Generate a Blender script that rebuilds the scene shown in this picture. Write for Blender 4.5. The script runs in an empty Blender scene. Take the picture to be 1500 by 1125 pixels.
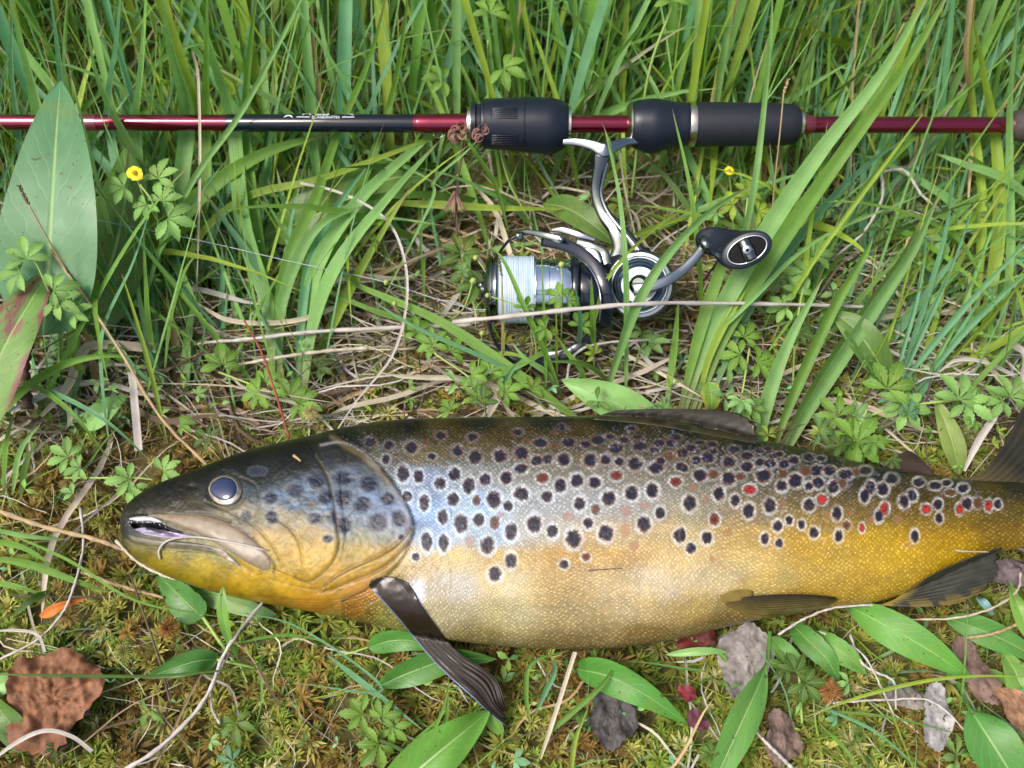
import bpy, math, random
import numpy as np
from mathutils import Vector
from mathutils.bvhtree import BVHTree

# ------------------------------------------------------------------ camera
scene = bpy.context.scene
C = scene.collection
CAM_H = 0.45
PITCH = math.radians(60.0)
FOV = math.radians(55.0)
F = 750.0 / math.tan(FOV / 2)
cam_d = bpy.data.cameras.new("camera")
cam = bpy.data.objects.new("camera", cam_d)
C.objects.link(cam)
cam.location = (0, 0, CAM_H)
cam.rotation_euler = (math.radians(90) - PITCH, 0, 0)
cam_d.angle = FOV
cam_d.clip_start = 0.01
cam_d.clip_end = 1000
cam_d.dof.use_dof = True
cam_d.dof.focus_distance = 0.455
cam_d.dof.aperture_fstop = 13.0
cam_d.dof.aperture_blades = 7
scene.camera = cam

# ------------------------------------------------------------------ light
SUN_EL, SUN_AZ = math.radians(58), math.radians(240)
world = bpy.data.worlds.new("World")
scene.world = world
world.use_nodes = True
wn = world.node_tree.nodes
wl = world.node_tree.links
bg = wn["Background"]
sky = wn.new("ShaderNodeTexSky")
sky.sky_type = 'NISHITA'
sky.sun_disc = False
sky.sun_elevation = SUN_EL
sky.sun_rotation = SUN_AZ
sky.air_density = 1.0
sky.dust_density = 7.0
sky.ozone_density = 0.6
wl.new(sky.outputs[0], bg.inputs[0])
bg.inputs[1].default_value = 0.11
sun_d = bpy.data.lights.new("sun", 'SUN')
sun_d.energy = 2.1
sun_d.angle = math.radians(24)
sun_d.color = (1.0, 0.965, 0.92)
sun = bpy.data.objects.new("sun", sun_d)
C.objects.link(sun)
sd = Vector((math.sin(SUN_AZ) * math.cos(SUN_EL), math.cos(SUN_AZ) * math.cos(SUN_EL), math.sin(SUN_EL)))
sun.rotation_euler = sd.to_track_quat('Z', 'Y').to_euler()
vs = scene.view_settings
vs.view_transform = 'Standard'
vs.look = 'None'
vs.gamma = 1
vs.exposure = 1.02
vs.use_curve_mapping = False

# ------------------------------------------------------------------ pixel <-> place
CAMP = np.array([0, 0, CAM_H])
FW = np.array([0, math.cos(PITCH), -math.sin(PITCH)])
UPV = np.array([0, math.sin(PITCH), math.cos(PITCH)])
def ray(px, py):
    px = np.asarray(px, float); py = np.asarray(py, float)
    d = F * FW + (px[..., None] - 750) * np.array([1.0, 0, 0]) - (py[..., None] - 562.5) * UPV
    return d
def W(px, py, z=0.0):
    d = ray(px, py)
    t = (np.asarray(z) - CAM_H) / d[..., 2]
    return CAMP + d * t[..., None]
def WPl(px, py, p0, n):
    d = ray(px, py)
    t = ((p0 - CAMP) @ n) / (d @ n)
    return CAMP + d * t[..., None]
def proj(p):
    v = np.asarray(p) - CAMP
    dep = v @ FW
    return 750 + F * v[..., 0] / dep, 562.5 - F * (v @ UPV) / dep
def mpp(px, py, z=0.0):
    p = W(px, py, z)
    return float(((p - CAMP) @ FW) / F)
def nrm(v):
    v = np.asarray(v, float)
    return v / (np.linalg.norm(v, axis=-1, keepdims=True) + 1e-12)
def lin(c):
    c = np.asarray(c, float) / 255.0
    return np.where(c <= 0.04045, c / 12.92, ((c + 0.055) / 1.055) ** 2.4)
def catmull(pts, n):
    P = np.asarray(pts, float)
    k = len(P)
    if k == 2:
        t = np.linspace(0, 1, n)[:, None]
        return P[0] * (1 - t) + P[1] * t
    E = np.vstack([2 * P[0] - P[1], P, 2 * P[-1] - P[-2]])
    s = np.linspace(0, k - 1 - 1e-9, n)
    i = s.astype(int); t = (s - i)[:, None]
    a, b, c, d = E[i], E[i + 1], E[i + 2], E[i + 3]
    return 0.5 * ((2 * b) + (-a + c) * t + (2 * a - 5 * b + 4 * c - d) * t ** 2 + (-a + 3 * b - 3 * c + d) * t ** 3)

# ------------------------------------------------------------------ object helpers
ORG = {}
def meta(o, label=None, cat=None, group=None, kind=None):
    if label: o["label"] = label
    if cat: o["category"] = cat
    if group: o["group"] = group
    if kind: o["kind"] = kind
    return o
def thing(name, loc, label, cat, group=None):
    o = bpy.data.objects.new(name, None)
    o.empty_display_size = 0.01
    C.objects.link(o)
    o.location = tuple(float(v) for v in loc)
    ORG[o.name] = np.array(loc, float)
    return meta(o, label, cat, group)
def mk(name, V, Fq, mat, parent=None, col=None, uv=None, extra=None, smooth=True, origin=None):
    """one mesh object from world-space vertices; quads or tris arrays or mixed lists"""
    V = np.asarray(V, float).reshape(-1, 3)
    if parent is not None:
        org = ORG[parent.name]
    elif origin is not None:
        org = np.asarray(origin, float)
    else:
        org = np.zeros(3)
    me = bpy.data.meshes.new(name)
    Vl = V - org
    if isinstance(Fq, np.ndarray):
        nf, k = Fq.shape
        me.vertices.add(len(Vl)); me.vertices.foreach_set("co", Vl.astype(np.float32).ravel())
        me.loops.add(nf * k); me.loops.foreach_set("vertex_index", Fq.astype(np.int32).ravel())
        me.polygons.add(nf)
        me.polygons.foreach_set("loop_start", np.arange(0, nf * k, k, dtype=np.int32))
        me.polygons.foreach_set("loop_total", np.full(nf, k, dtype=np.int32))
        me.update(calc_edges=True)
    else:
        me.from_pydata([tuple(v) for v in Vl], [], [list(map(int, f)) for f in Fq])
        me.update()
    if smooth:
        me.polygons.foreach_set("use_smooth", np.ones(len(me.polygons), dtype=bool))
    if col is not None:
        col = np.asarray(col, float)
        if col.ndim == 1: col = np.tile(col, (len(V), 1))
        a = me.color_attributes.new("Col", 'FLOAT_COLOR', 'POINT')
        c4 = np.ones((len(V), 4)); c4[:, :3] = col[:, :3]
        a.data.foreach_set("color", c4.astype(np.float32).ravel())
    if extra:
        for k_, v_ in extra.items():
            a = me.attributes.new(k_, 'FLOAT', 'POINT')
            a.data.foreach_set("value", np.asarray(v_, dtype=np.float32).ravel())
    if uv is not None:
        u = me.uv_layers.new(name="UVMap")
        li = np.empty(len(me.loops), dtype=np.int32)
        me.loops.foreach_get("vertex_index", li)
        u.data.foreach_set("uv", np.asarray(uv, float)[li].astype(np.float32).ravel())
    o = bpy.data.objects.new(name, me)
    C.objects.link(o)
    if mat: me.materials.append(mat)
    if parent is not None:
        o.parent = parent
        ORG[o.name] = org
    else:
        o.location = tuple(org)
        ORG[o.name] = org
    return o
def child_of(o, parent):
    """parent an already world-placed child under another part (same origin)"""
    o.parent = parent
    return o
def grid_faces(n, m, close=False, off=0):
    i = np.arange(n - 1)[:, None]
    mm = m if close else m - 1
    j = np.arange(mm)[None, :]
    j2 = (j + 1) % m
    a = i * m + j; b = i * m + j2; c = (i + 1) * m + j2; d = (i + 1) * m + j
    return np.stack([a, b, c, d], -1).reshape(-1, 4) + off
class MB:
    def __init__(s): s.V = []; s.F = []; s.C = []; s.U = []; s.n = 0
    def add(s, V, Fq, col=None, uv=None):
        V = np.asarray(V, float).reshape(-1, 3)
        s.V.append(V); s.F.append(np.asarray(Fq) + s.n)
        if col is None: col = np.array([0.5, 0.5, 0.5])
        col = np.asarray(col, float)
        if col.ndim == 1: col = np.tile(col, (len(V), 1))
        s.C.append(col)
        s.U.append(np.zeros((len(V), 2)) if uv is None else np.asarray(uv, float).reshape(-1, 2))
        s.n += len(V)
    def build(s, name, mat, parent=None, **k):
        Fs = s.F
        if all(f.shape[1] == Fs[0].shape[1] for f in Fs): Fq = np.vstack(Fs)
        else: Fq = [list(r) for f in Fs for r in f]
        return mk(name, np.vstack(s.V), Fq, mat, parent, col=np.vstack(s.C), uv=np.vstack(s.U), **k)
def frames(P):
    T = nrm(np.gradient(P, axis=0))
    ref = np.array([0, 0, 1.0]) if abs(T[0][2]) < 0.9 else np.array([1.0, 0, 0])
    A = np.zeros_like(P); A[0] = nrm(np.cross(ref, T[0]))
    for i in range(1, len(P)):
        a = A[i - 1] - T[i] * (A[i - 1] @ T[i]); A[i] = nrm(a)
    return T, A, np.cross(T, A)
def tube_geo(P, R, seg=8, cap=True):
    P = np.asarray(P, float); n = len(P)
    R = np.broadcast_to(np.asarray(R, float), (n,)) if np.ndim(R) < 2 else np.asarray(R)
    T, A, B = frames(P)
    th = np.linspace(0, 2 * np.pi, seg, endpoint=False)
    if R.ndim == 1: ra, rb = R, R
    else: ra, rb = R[:, 0], R[:, 1]
    V = P[:, None] + A[:, None] * (np.cos(th)[None, :, None] * ra[:, None, None]) + B[:, None] * (np.sin(th)[None, :, None] * rb[:, None, None])
    V = V.reshape(-1, 3)
    Fq = grid_faces(n, seg, True)
    if cap:
        V = np.vstack([V, P[0], P[-1]])
        a = n * seg; j = np.arange(seg); j2 = (j + 1) % seg
        c0 = np.stack([j2, j, np.full(seg, a), np.full(seg, a)], -1)[:, [0, 1, 2, 2]]
        c1 = np.stack([(n - 1) * seg + j, (n - 1) * seg + j2, np.full(seg, a + 1), np.full(seg, a + 1)], -1)
        Fl = [list(f) for f in Fq] + [list(f[:3]) for f in c0] + [list(f[:3]) for f in c1]
        return V, Fl
    return V, Fq
def tube(name, P, R, mat, parent=None, seg=12, n=None, col=None, **k):
    P = np.asarray(P, float)
    if n:
        Rr = np.broadcast_to(np.asarray(R, float), (len(P),))
        P2 = catmull(P, n)
        R = catmull(np.stack([Rr] * 3, -1), n)[:, 0]
        P = P2
    V, Fq = tube_geo(P, R, seg)
    return mk(name, V, Fq, mat, parent, col=col if col is not None else np.array([.5, .5, .5]), uv=None, **k)
def lathe_axis(name, p0, d, prof, mat, parent, seg=48, e=None, ecc=None, **k):
    """prof: (distance along d, radius); surface of revolution"""
    d = nrm(d)
    ref = np.array([0, 0, 1.0]) if abs(d[2]) < 0.9 else np.array([0, 1.0, 0])
    A = nrm(np.cross(ref, d)); B = np.cross(d, A)
    prof = np.asarray(prof, float)
    th = np.linspace(0, 2 * np.pi, seg, endpoint=False)
    P = p0 + d * prof[:, :1]
    V = P[:, None] + prof[:, 1][:, None, None] * (np.cos(th)[None, :, None] * A + np.sin(th)[None, :, None] * B)
    n = len(prof)
    uv = np.stack([np.repeat(prof[:, 0], seg), np.tile(th, n)], -1)
    V = V.reshape(-1, 3)
    Fl = [list(f) for f in grid_faces(n, seg, True)]
    Fl.append(list(range(seg))[::-1]); Fl.append([(n - 1) * seg + j for j in range(seg)])
    o = mk(name, V, Fl, mat, parent, uv=uv, **k)
    o.data.set_sharp_from_angle(angle=math.radians(35))
    return o

# ------------------------------------------------------------------ noise in numpy
_NT = {}
def vnoise2(x, y, seed=0):
    if seed not in _NT: _NT[seed] = np.random.RandomState(seed).rand(256, 256)
    T = _NT[seed]
    xi = np.floor(x).astype(int); yi = np.floor(y).astype(int)
    fx = x - xi; fy = y - yi; fx = fx * fx * (3 - 2 * fx); fy = fy * fy * (3 - 2 * fy)
    g = lambda a, b: T[a % 256, b % 256]
    return (g(xi, yi) * (1 - fx) + g(xi + 1, yi) * fx) * (1 - fy) + (g(xi, yi + 1) * (1 - fx) + g(xi + 1, yi + 1) * fx) * fy
def fbm2(x, y, seed=0, o=3):
    s = 0; a = 0.5
    for i in range(o):
        s = s + a * vnoise2(x * 2 ** i, y * 2 ** i, seed + i); a *= 0.5
    return s / (1 - 0.5 ** o)

# ------------------------------------------------------------------ materials
def mat_new(name):
    m = bpy.data.materials.new(name); m.use_nodes = True
    nt = m.node_tree
    return m, nt, nt.nodes["Principled BSDF"], nt.nodes["Material Output"]
def N(nt, t, **kw):
    n = nt.nodes.new(t)
    for k, v in kw.items():
        if k == 'op': n.operation = v
        elif k == 'v':
            for i, x in v.items(): n.inputs[i].default_value = x
        else: setattr(n, k, v)
    return n
def math_n(nt, op, a, b=None, c=None):
    n = nt.nodes.new("ShaderNodeMath"); n.operation = op
    for i, x in enumerate((a, b, c)):
        if x is None: continue
        if isinstance(x, (int, float)): n.inputs[i].default_value = x
        else: nt.links.new(x, n.inputs[i])
    return n.outputs[0]
def mixc(nt, fac, a, b, mode='MIX'):
    n = nt.nodes.new("ShaderNodeMix"); n.data_type = 'RGBA'; n.blend_type = mode
    for i, x in ((0, fac), (6, a), (7, b)):
        if isinstance(x, (int, float)): n.inputs[i].default_value = x
        elif isinstance(x, (tuple, list)): n.inputs[i].default_value = (*x[:3], 1)
        else: nt.links.new(x, n.inputs[i])
    return n.outputs[2]
def noise_n(nt, vec, scale, detail=3, rough=0.55):
    n = nt.nodes.new("ShaderNodeTexNoise"); n.inputs["Scale"].default_value = scale
    n.inputs["Detail"].default_value = detail; n.inputs["Roughness"].default_value = rough
    if vec is not None: nt.links.new(vec, n.inputs["Vector"])
    return n.outputs[0]
def bump_n(nt, h, strength, dist, bsdf, prev=None):
    b = nt.nodes.new("ShaderNodeBump"); b.inputs["Strength"].default_value = strength
    b.inputs["Distance"].default_value = dist
    nt.links.new(h, b.inputs["Height"])
    if prev is not None: nt.links.new(prev, b.inputs["Normal"])
    if bsdf is not None: nt.links.new(b.outputs[0], bsdf.inputs["Normal"])
    return b.outputs[0]

def attr_mat(name, rough=0.5, trans=0.0, spec=0.5, stripes=0, nscale=60, namp=0.25, coat=0, veins=False, spots=None, bump=0.3):
    m, nt, b, out = mat_new(name)
    ca = N(nt, "ShaderNodeVertexColor", layer_name="Col")
    geo = N(nt, "ShaderNodeTexCoord")
    colr = ca.outputs[0]
    nz = noise_n(nt, geo.outputs["Object"], nscale, 4)
    k = math_n(nt, 'MULTIPLY_ADD', nz, 2 * namp, 1 - namp)
    sc = N(nt, "ShaderNodeVectorMath", op='SCALE'); nt.links.new(colr, sc.inputs[0]); nt.links.new(k, sc.inputs[3])
    colr = sc.outputs[0]
    h = nz
    sep = N(nt, "ShaderNodeSeparateXYZ"); nt.links.new(geo.outputs["UV"], sep.inputs[0])
    if stripes:
        sv = math_n(nt, 'MULTIPLY', sep.outputs[0], stripes)
        s = math_n(nt, 'SINE', sv)
        f = math_n(nt, 'MULTIPLY_ADD', s, 0.09, 1.0)
        sc2 = N(nt, "ShaderNodeVectorMath", op='SCALE'); nt.links.new(colr, sc2.inputs[0]); nt.links.new(f, sc2.inputs[3])
        colr = sc2.outputs[0]; h = math_n(nt, 'ADD', math_n(nt, 'MULTIPLY', s, 0.5), nz)
    if veins:
        au = math_n(nt, 'ABSOLUTE', sep.outputs[0])
        t = math_n(nt, 'ADD', math_n(nt, 'MULTIPLY', sep.outputs[1], 11), math_n(nt, 'MULTIPLY', au, -2.6))
        t = math_n(nt, 'ADD', t, math_n(nt, 'MULTIPLY', nz, 1.1))
        fr = math_n(nt, 'PINGPONG', t, 0.5)
        vl = math_n(nt, 'SMOOTH_MIN', math_n(nt, 'MULTIPLY', fr, 9), 1.0, 0.3)
        mid = math_n(nt, 'SMOOTH_MIN', math_n(nt, 'MULTIPLY', au, 14), 1.0, 0.2)
        lf = math_n(nt, 'MULTIPLY', math_n(nt, 'MULTIPLY_ADD', vl, 0.13, 0.87), mid)
        colr = mixc(nt, math_n(nt, 'SUBTRACT', 1.0, lf), colr, mixc(nt, 0.45, colr, (0.45, 0.60, 0.25)))
        h = math_n(nt, 'MULTIPLY', lf, 1.0)
    if veins:
        nb_ = noise_n(nt, geo.outputs["Object"], 45, 5, .65)
        gb = N(nt, "ShaderNodeMapRange", v={1: .57, 2: .70, 4: .55}); nt.links.new(nb_, gb.inputs[0])
        colr = mixc(nt, gb.outputs[0], colr, mixc(nt, .5, colr, (.22, .20, .03)))
        sp_n = noise_n(nt, geo.outputs["Object"], 420, 2, .4)
        gs = N(nt, "ShaderNodeMapRange", v={1: .70, 2: .73, 4: .8}); nt.links.new(sp_n, gs.inputs[0])
        colr = mixc(nt, gs.outputs[0], colr, (.05, .04, .015))
        nt.links.new(math_n(nt, 'MULTIPLY_ADD', nb_, .5, rough - .22), b.inputs["Roughness"])
    if spots:
        ns = noise_n(nt, geo.outputs["Object"], spots[0], 2, 0.4)
        g = N(nt, "ShaderNodeMapRange", v={1: spots[1], 2: spots[1] + 0.05}); nt.links.new(ns, g.inputs[0])
        colr = mixc(nt, g.outputs[0], colr, spots[2])
    nt.links.new(colr, b.inputs["Base Color"])
    if not veins: b.inputs["Roughness"].default_value = rough
    b.inputs["Specular IOR Level"].default_value = spec
    b.inputs["Coat Weight"].default_value = coat
    b.inputs["Coat Roughness"].default_value = 0.15
    bump_n(nt, h, bump, 0.0006, b)
    if trans:
        tr = N(nt, "ShaderNodeBsdfTranslucent"); 
        hs = N(nt, "ShaderNodeHueSaturation", v={1: 1.15, 2: 1.3}); nt.links.new(colr, hs.inputs[4])
        nt.links.new(hs.outputs[0], tr.inputs[0])
        mx = N(nt, "ShaderNodeMixShader", v={0: trans})
        nt.links.new(b.outputs[0], mx.inputs[1]); nt.links.new(tr.outputs[0], mx.inputs[2])
        nt.links.new(mx.outputs[0], out.inputs[0])
    return m
def plain(name, col, rough=0.4, metal=0.0, coat=0.0, spec=0.5, nscale=300, bump=0.05, var=0.15, cr=0.08):
    m, nt, b, out = mat_new(name)
    tc = N(nt, "ShaderNodeTexCoord")
    nz = noise_n(nt, tc.outputs["Object"], nscale, 5)
    c = mixc(nt, nz, tuple(x * (1 - var) for x in col), tuple(x * (1 + var) for x in col))
    nt.links.new(c, b.inputs["Base Color"])
    r = math_n(nt, 'MULTIPLY_ADD', noise_n(nt, tc.outputs["Object"], nscale * 0.3, 3), rough * 0.5, rough * 0.75)
    nt.links.new(r, b.inputs["Roughness"])
    b.inputs["Metallic"].default_value = metal
    b.inputs["Coat Weight"].default_value = coat
    b.inputs["Coat Roughness"].default_value = cr
    b.inputs["Specular IOR Level"].default_value = spec
    bump_n(nt, nz, bump, 0.0004, b)
    return m

M_blade = attr_mat("grass_blade", 0.42, 0.48, 0.28, stripes=26, nscale=90, namp=0.30)
M_leaf = attr_mat("broad_leaf", 0.38, 0.30, 0.32, nscale=120, namp=0.16, veins=True, bump=0.5)
M_small = attr_mat("leaflet", 0.5, 0.35, 0.25, nscale=150, namp=0.2, veins=True, bump=0.4)
M_dry = attr_mat("dry_straw", 0.7, 0.15, 0.3, stripes=20, nscale=110, namp=0.3)
M_moss = attr_mat("moss", 0.75, 0.35, 0.2, nscale=70, namp=0.3)
M_dead = attr_mat("dead_leaf", 0.65, 0.08, 0.3, nscale=160, namp=0.35, spots=(520, 0.66, (0.05, 0.03, 0.02)), bump=1.0)
M_fin = attr_mat("fin", 0.3, 0.0, 0.3, nscale=220, namp=0.2, coat=0.12, bump=0.2)
M_chrome = plain("chrome", (0.17, 0.195, 0.185), 0.1, 1.0, 0.1)
M_steel = plain("brushed_alloy", (0.24, 0.27, 0.30), 0.2, 1.0)
M_dark = plain("dark_alloy", (0.008, 0.012, 0.022), 0.2, 0.2, 0.3, spec=.4)
M_rubber = plain("black_soft_plastic", (0.006, 0.009, 0.017), 0.36, 0.0, 0.0, spec=.32, nscale=400)
M_foam = plain("grip_foam", (0.008, 0.010, 0.016), 0.55, spec=.3, nscale=1500, bump=0.4)
M_red = plain("red_lacquer", (0.16, 0.002, 0.022), 0.2, 0.85, 0.8, cr=0.03)
M_wrap = plain("red_wrap", (0.10, 0.008, 0.022), 0.3, 0.3, 1.0, cr=0.05)
M_blank = plain("blue_black_lacquer", (0.003, 0.005, 0.012), 0.12, 0.0, 0.25, spec=.35, cr=0.03)
M_ink = plain("white_ink", (0.6, 0.64, 0.68), 0.5)
M_line = plain("thin_line", (0.25, 0.29, 0.32), 0.5)
M_lineW = plain("braided_line", (0.36, 0.45, 0.52), 0.5)
M_gold = plain("champagne_ring", (0.55, 0.50, 0.42), 0.2, 1.0)
# ================================================================== GROUND
def ground_h(x, y):
    r = np.hypot(x, y - .3)
    f = np.clip(1 - (r - .9) / 1.5, .1, 1)
    return (-.010 + .007 * (fbm2(x * 22 + 50, y * 22 + 50, 1, 4) - .5) * 2 + .002 * (fbm2(x * 120 + 50, y * 120 + 50, 8, 2) - .5)) * f
def gline(a, b, dens, far):
    core = np.arange(a, b, dens)
    out_ = [core]
    st = dens; x = b
    R_ = []
    while x < far:
        R_.append(x); st *= 1.25; x += st
    L_ = []; st = dens; x = a - dens
    while x > -far:
        L_.append(x); st *= 1.25; x -= st
    return np.concatenate([L_[::-1], core, R_])
gxs = gline(-.5, .5, .003, 150); gys = gline(-.05, .85, .003, 150)
GXX, GYY = np.meshgrid(gxs, gys, indexing='ij')
GZ = ground_h(GXX, GYY)
M_ground, nt, b, out = mat_new("peaty_ground")
tc = N(nt, "ShaderNodeTexCoord")
n1 = noise_n(nt, tc.outputs["Object"], 38, 5); n2 = noise_n(nt, tc.outputs["Object"], 260, 4)
c = mixc(nt, math_n(nt, 'SMOOTH_MIN', math_n(nt, 'MULTIPLY', n1, 1.1), 1, .1), (.035, .026, .012), (.085, .085, .022))
c = mixc(nt, n2, c, (.11, .095, .04))
nt.links.new(c, b.inputs["Base Color"]); b.inputs["Roughness"].default_value = .9; b.inputs["Specular IOR Level"].default_value = .1
bump_n(nt, n2, .8, .003, b)
mk("ground", np.stack([GXX, GYY, GZ], -1), grid_faces(len(gxs), len(gys)), M_ground)["kind"] = "structure"
def gz(x, y): return float(ground_h(np.array(x), np.array(y)))
# ================================================================== THE TROUT
Z0 = 0.024
FT = math.radians(9)
FP0 = W(760, 785, Z0)
FN = np.array([0, -math.sin(FT), math.cos(FT)])
fish = thing("brown_trout", (FP0[0], FP0[1], 0.0),
             "large brown trout with black and red haloed spots lying on its side on moss", "fish")
TOP = [(177, 757), (179, 750), (186, 740), (200, 727), (220, 715), (240, 706), (300, 683), (350, 665), (400, 651), (450, 640), (500, 627),
       (550, 618), (600, 613), (700, 611), (800, 610), (880, 609), (950, 612), (1000, 620), (1050, 632), (1105, 644), (1150, 652),
       (1200, 663), (1250, 676), (1300, 688), (1350, 696), (1400, 701), (1440, 705), (1500, 706), (1540, 706)]
BOT = [(177, 772), (179, 784), (186, 801), (200, 819), (220, 832), (240, 843), (290, 861), (350, 877), (400, 886), (440, 893), (480, 901), (540, 913),
       (600, 927), (640, 935), (700, 943), (760, 949), (830, 951), (900, 950), (950, 943), (1000, 935), (1050, 922), (1100, 910),
       (1150, 902), (1200, 893), (1240, 888), (1290, 882), (1330, 868), (1370, 850), (1410, 830), (1450, 813), (1500, 802), (1540, 800)]
THK = [(177, .0015), (181, .004), (190, .0065), (210, .0095), (250, .013), (330, .018), (450, .023), (600, .0265), (800, .028), (1000, .0265),
       (1200, .021), (1350, .0155), (1430, .011), (1500, .0055), (1540, .0012)]
NX = 1050
s_ = np.linspace(0, 1, NX)
XS = 177 + (1540 - 177) * (s_ ** 1.0 * 0.9 + 0.1 * s_ ** 2.2)
xx = np.arange(177, 1541, 1.0)
def sm(tab, wd):
    t = np.array(tab, float)
    y = np.interp(xx, t[:, 0], t[:, 1])
    k = np.hanning(wd); k /= k.sum()
    e = np.pad(y, wd // 2, mode='reflect', reflect_type='odd')
    ys = np.convolve(e, k, 'valid')[:len(y)]
    f = np.clip((xx - 182) / 40, 0, 1)
    return np.interp(XS, xx, y * (1 - f) + ys * f)
top_t, bot_t, thk = sm(TOP, 41), sm(BOT, 41), sm(THK, 31)
NV, NL = 300, 26
th_v = np.linspace(0, np.pi, NV)
th_l = np.linspace(np.pi, 2 * np.pi, NL + 2)[1:-1]
TH = np.concatenate([th_v, th_l])
def ring(top, bot):
    pt = WPl(XS, top, FP0, FN); pb = WPl(XS, bot, FP0, FN)
    c = (pt + pb) / 2; a = (pb - pt) / 2
    sn = np.sin(TH); cs = np.cos(TH)
    # slightly full cross-section, flattened underneath where it rests
    hs = np.sign(sn) * np.abs(sn) ** 0.86
    hs = np.where(hs < 0, hs * 0.86, hs)
    return c[:, None] - a[:, None] * cs[None, :, None] + FN * (thk[:, None] * hs[None, :])[..., None]
top_c, bot_c = top_t.copy(), bot_t.copy()
for it in range(4):
    B = ring(top_c, bot_c)
    _, py = proj(B[:, :NV])
    top_c += top_t - py.min(1); bot_c += bot_t - py.max(1)
B = ring(top_c, bot_c)

def seg_dist(px, py, poly, closed=False):
    P = np.array(poly, float)
    if closed: P = np.vstack([P, P[:1]])
    best = np.full(px.shape, 1e9); side = np.zeros(px.shape)
    for a, b in zip(P[:-1], P[1:]):
        d = b - a; L = d @ d + 1e-9
        t = np.clip(((px - a[0]) * d[0] + (py - a[1]) * d[1]) / L, 0, 1)
        ex = px - a[0] - t * d[0]; ey = py - a[1] - t * d[1]
        r = np.hypot(ex, ey); sg = np.sign(d[0] * (py - a[1]) - d[1] * (px - a[0]))
        m = r < best
        best = np.where(m, r, best); side = np.where(m, sg, side)
    return best, side
def inside(px, py, poly):
    P = np.array(poly, float); r = np.zeros(px.shape, bool)
    for (x1, y1), (x2, y2) in zip(P, np.roll(P, -1, 0)):
        c = ((y1 > py) != (y2 > py)) & (px < (x2 - x1) * (py - y1) / (y2 - y1 + 1e-9) + x1)
        r ^= c
    return r
def csm(pts, n=40):
    return catmull(np.array(pts, float), n)
PX, PY = proj(B[:, :NV])
head = PX < 660
hx, hy = PX[head], PY[head]
D = np.zeros(PX.shape)
dh = np.zeros(hx.shape)
OPER = csm([(492, 640), (515, 655), (545, 674), (573, 705), (594, 738), (605, 768), (598, 800), (580, 828), (556, 850), (530, 866), (500, 880)])
PREO = csm([(462, 668), (478, 695), (488, 730), (493, 765), (497, 795), (490, 820), (470, 842), (450, 852), (432, 846)])
EDGE2 = csm([(603, 775), (585, 795), (560, 812), (530, 826), (505, 838), (486, 850), (476, 860)])
EDGE3 = csm([(600, 795), (575, 822), (545, 840), (515, 852), (490, 862), (470, 868)])
RIDG = [csm([(380 + i * 8, 872 + i * 3.6), (430, 878 + i * 3.8), (480, 879 + i * 4), (520, 872 + i * 4.5), (556, 856 + i * 5)]) for i in range(5)]
LIPL = csm([(184, 790), (200, 798), (225, 801), (260, 804), (290, 806), (320, 810), (345, 822), (370, 838)])
LIPU = csm([(186, 753), (215, 752), (250, 755), (300, 754), (335, 764)])
MOUTH = [(188, 764), (204, 766), (217, 765), (232, 765), (243, 770), (255, 775), (270, 779), (292, 786), (266, 789), (238, 787), (212, 783), (198, 777), (190, 772)]
GAP = [(191, 766), (209, 767), (232, 766), (243, 771), (255, 776), (268, 780), (258, 782), (243, 781), (233, 778), (222, 776), (209, 770), (196, 773)]
def plate(line, h, w_in, soft=3.0, flip=1):
    d, sd_ = seg_dist(hx, hy, line)
    sd_ = sd_ * flip
    inn = 1 / (1 + np.exp(-np.clip(sd_ * d / soft, -30, 30)))
    return h * inn * np.exp(-np.clip(sd_ * d, 0, None) / w_in)
def groove(line, h, w):
    d, _ = seg_dist(hx, hy, line)
    return -h * np.exp(-(d / w) ** 2)
dh += plate(OPER, .0014, 50, 3.5) + groove(OPER + np.array([4, 0]), .0008, 4)
dh += plate(PREO, .0009, 40, 1.8) + groove(PREO, .0006, 3)
dh += plate(EDGE2, .0010, 14, 1.6, -1) + groove(EDGE2, .0008, 3)
dh += groove(EDGE3, .0010, 3)
for r_ in RIDG: dh += groove(r_, .0005, 2.0)
dh += groove(LIPL, .0010, 3.5) + plate(LIPL, .0008, 12, 2, -1)
dh += groove(LIPU, .0005, 3)
de = np.hypot((hx - 331) / 27, (hy - 718) / 27)
dh += np.where(de < 1.3, -.0012 * np.clip(1.15 - de, 0, 1), 0) + .0003 * np.exp(-((de - 1.22) / .16) ** 2)
dm, _ = seg_dist(hx, hy, MOUTH, True); im = inside(hx, hy, MOUTH)
dh += np.where(im, -.003 * np.clip(dm / 3, 0, 1), 0)
dm, _ = seg_dist(hx, hy, GAP, True); ig = inside(hx, hy, GAP)
dh += np.where(ig, -.006 * np.clip(dm / 2.5, 0, 1), 0)
for cr_ in [csm([(355, 700), (375, 712), (380, 732), (372, 752), (352, 765)]), csm([(405, 760), (425, 775), (440, 800), (445, 828)]), csm([(300, 735), (340, 752), (372, 770), (400, 800), (415, 830)]),
            csm([(510, 672), (500, 700), (503, 740), (508, 780), (500, 820)]), csm([(395, 848), (450, 862), (500, 866)]), csm([(200, 815), (260, 848), (330, 868), (400, 876)])]:
    dh += groove(cr_, .00035, 2.5)
dn = np.hypot((hx - 283) / 7, (hy - 712) / 4)
dh -= .0009 * np.exp(-dn ** 2)
dh += .0010 * (fbm2(hx / 26, hy / 26, 5) - .5) + .0003 * (fbm2(hx / 8, hy / 6, 6) - .5) + .00025 * (fbm2((hx + hy) / 5, (hy - hx) / 24, 7) - .5)
D[head] = dh
D += .0009 * (fbm2(PX / 70, PY / 55, 9) - .5) + .0003 * (fbm2(PX / 14, PY / 14, 19) - .5)
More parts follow.
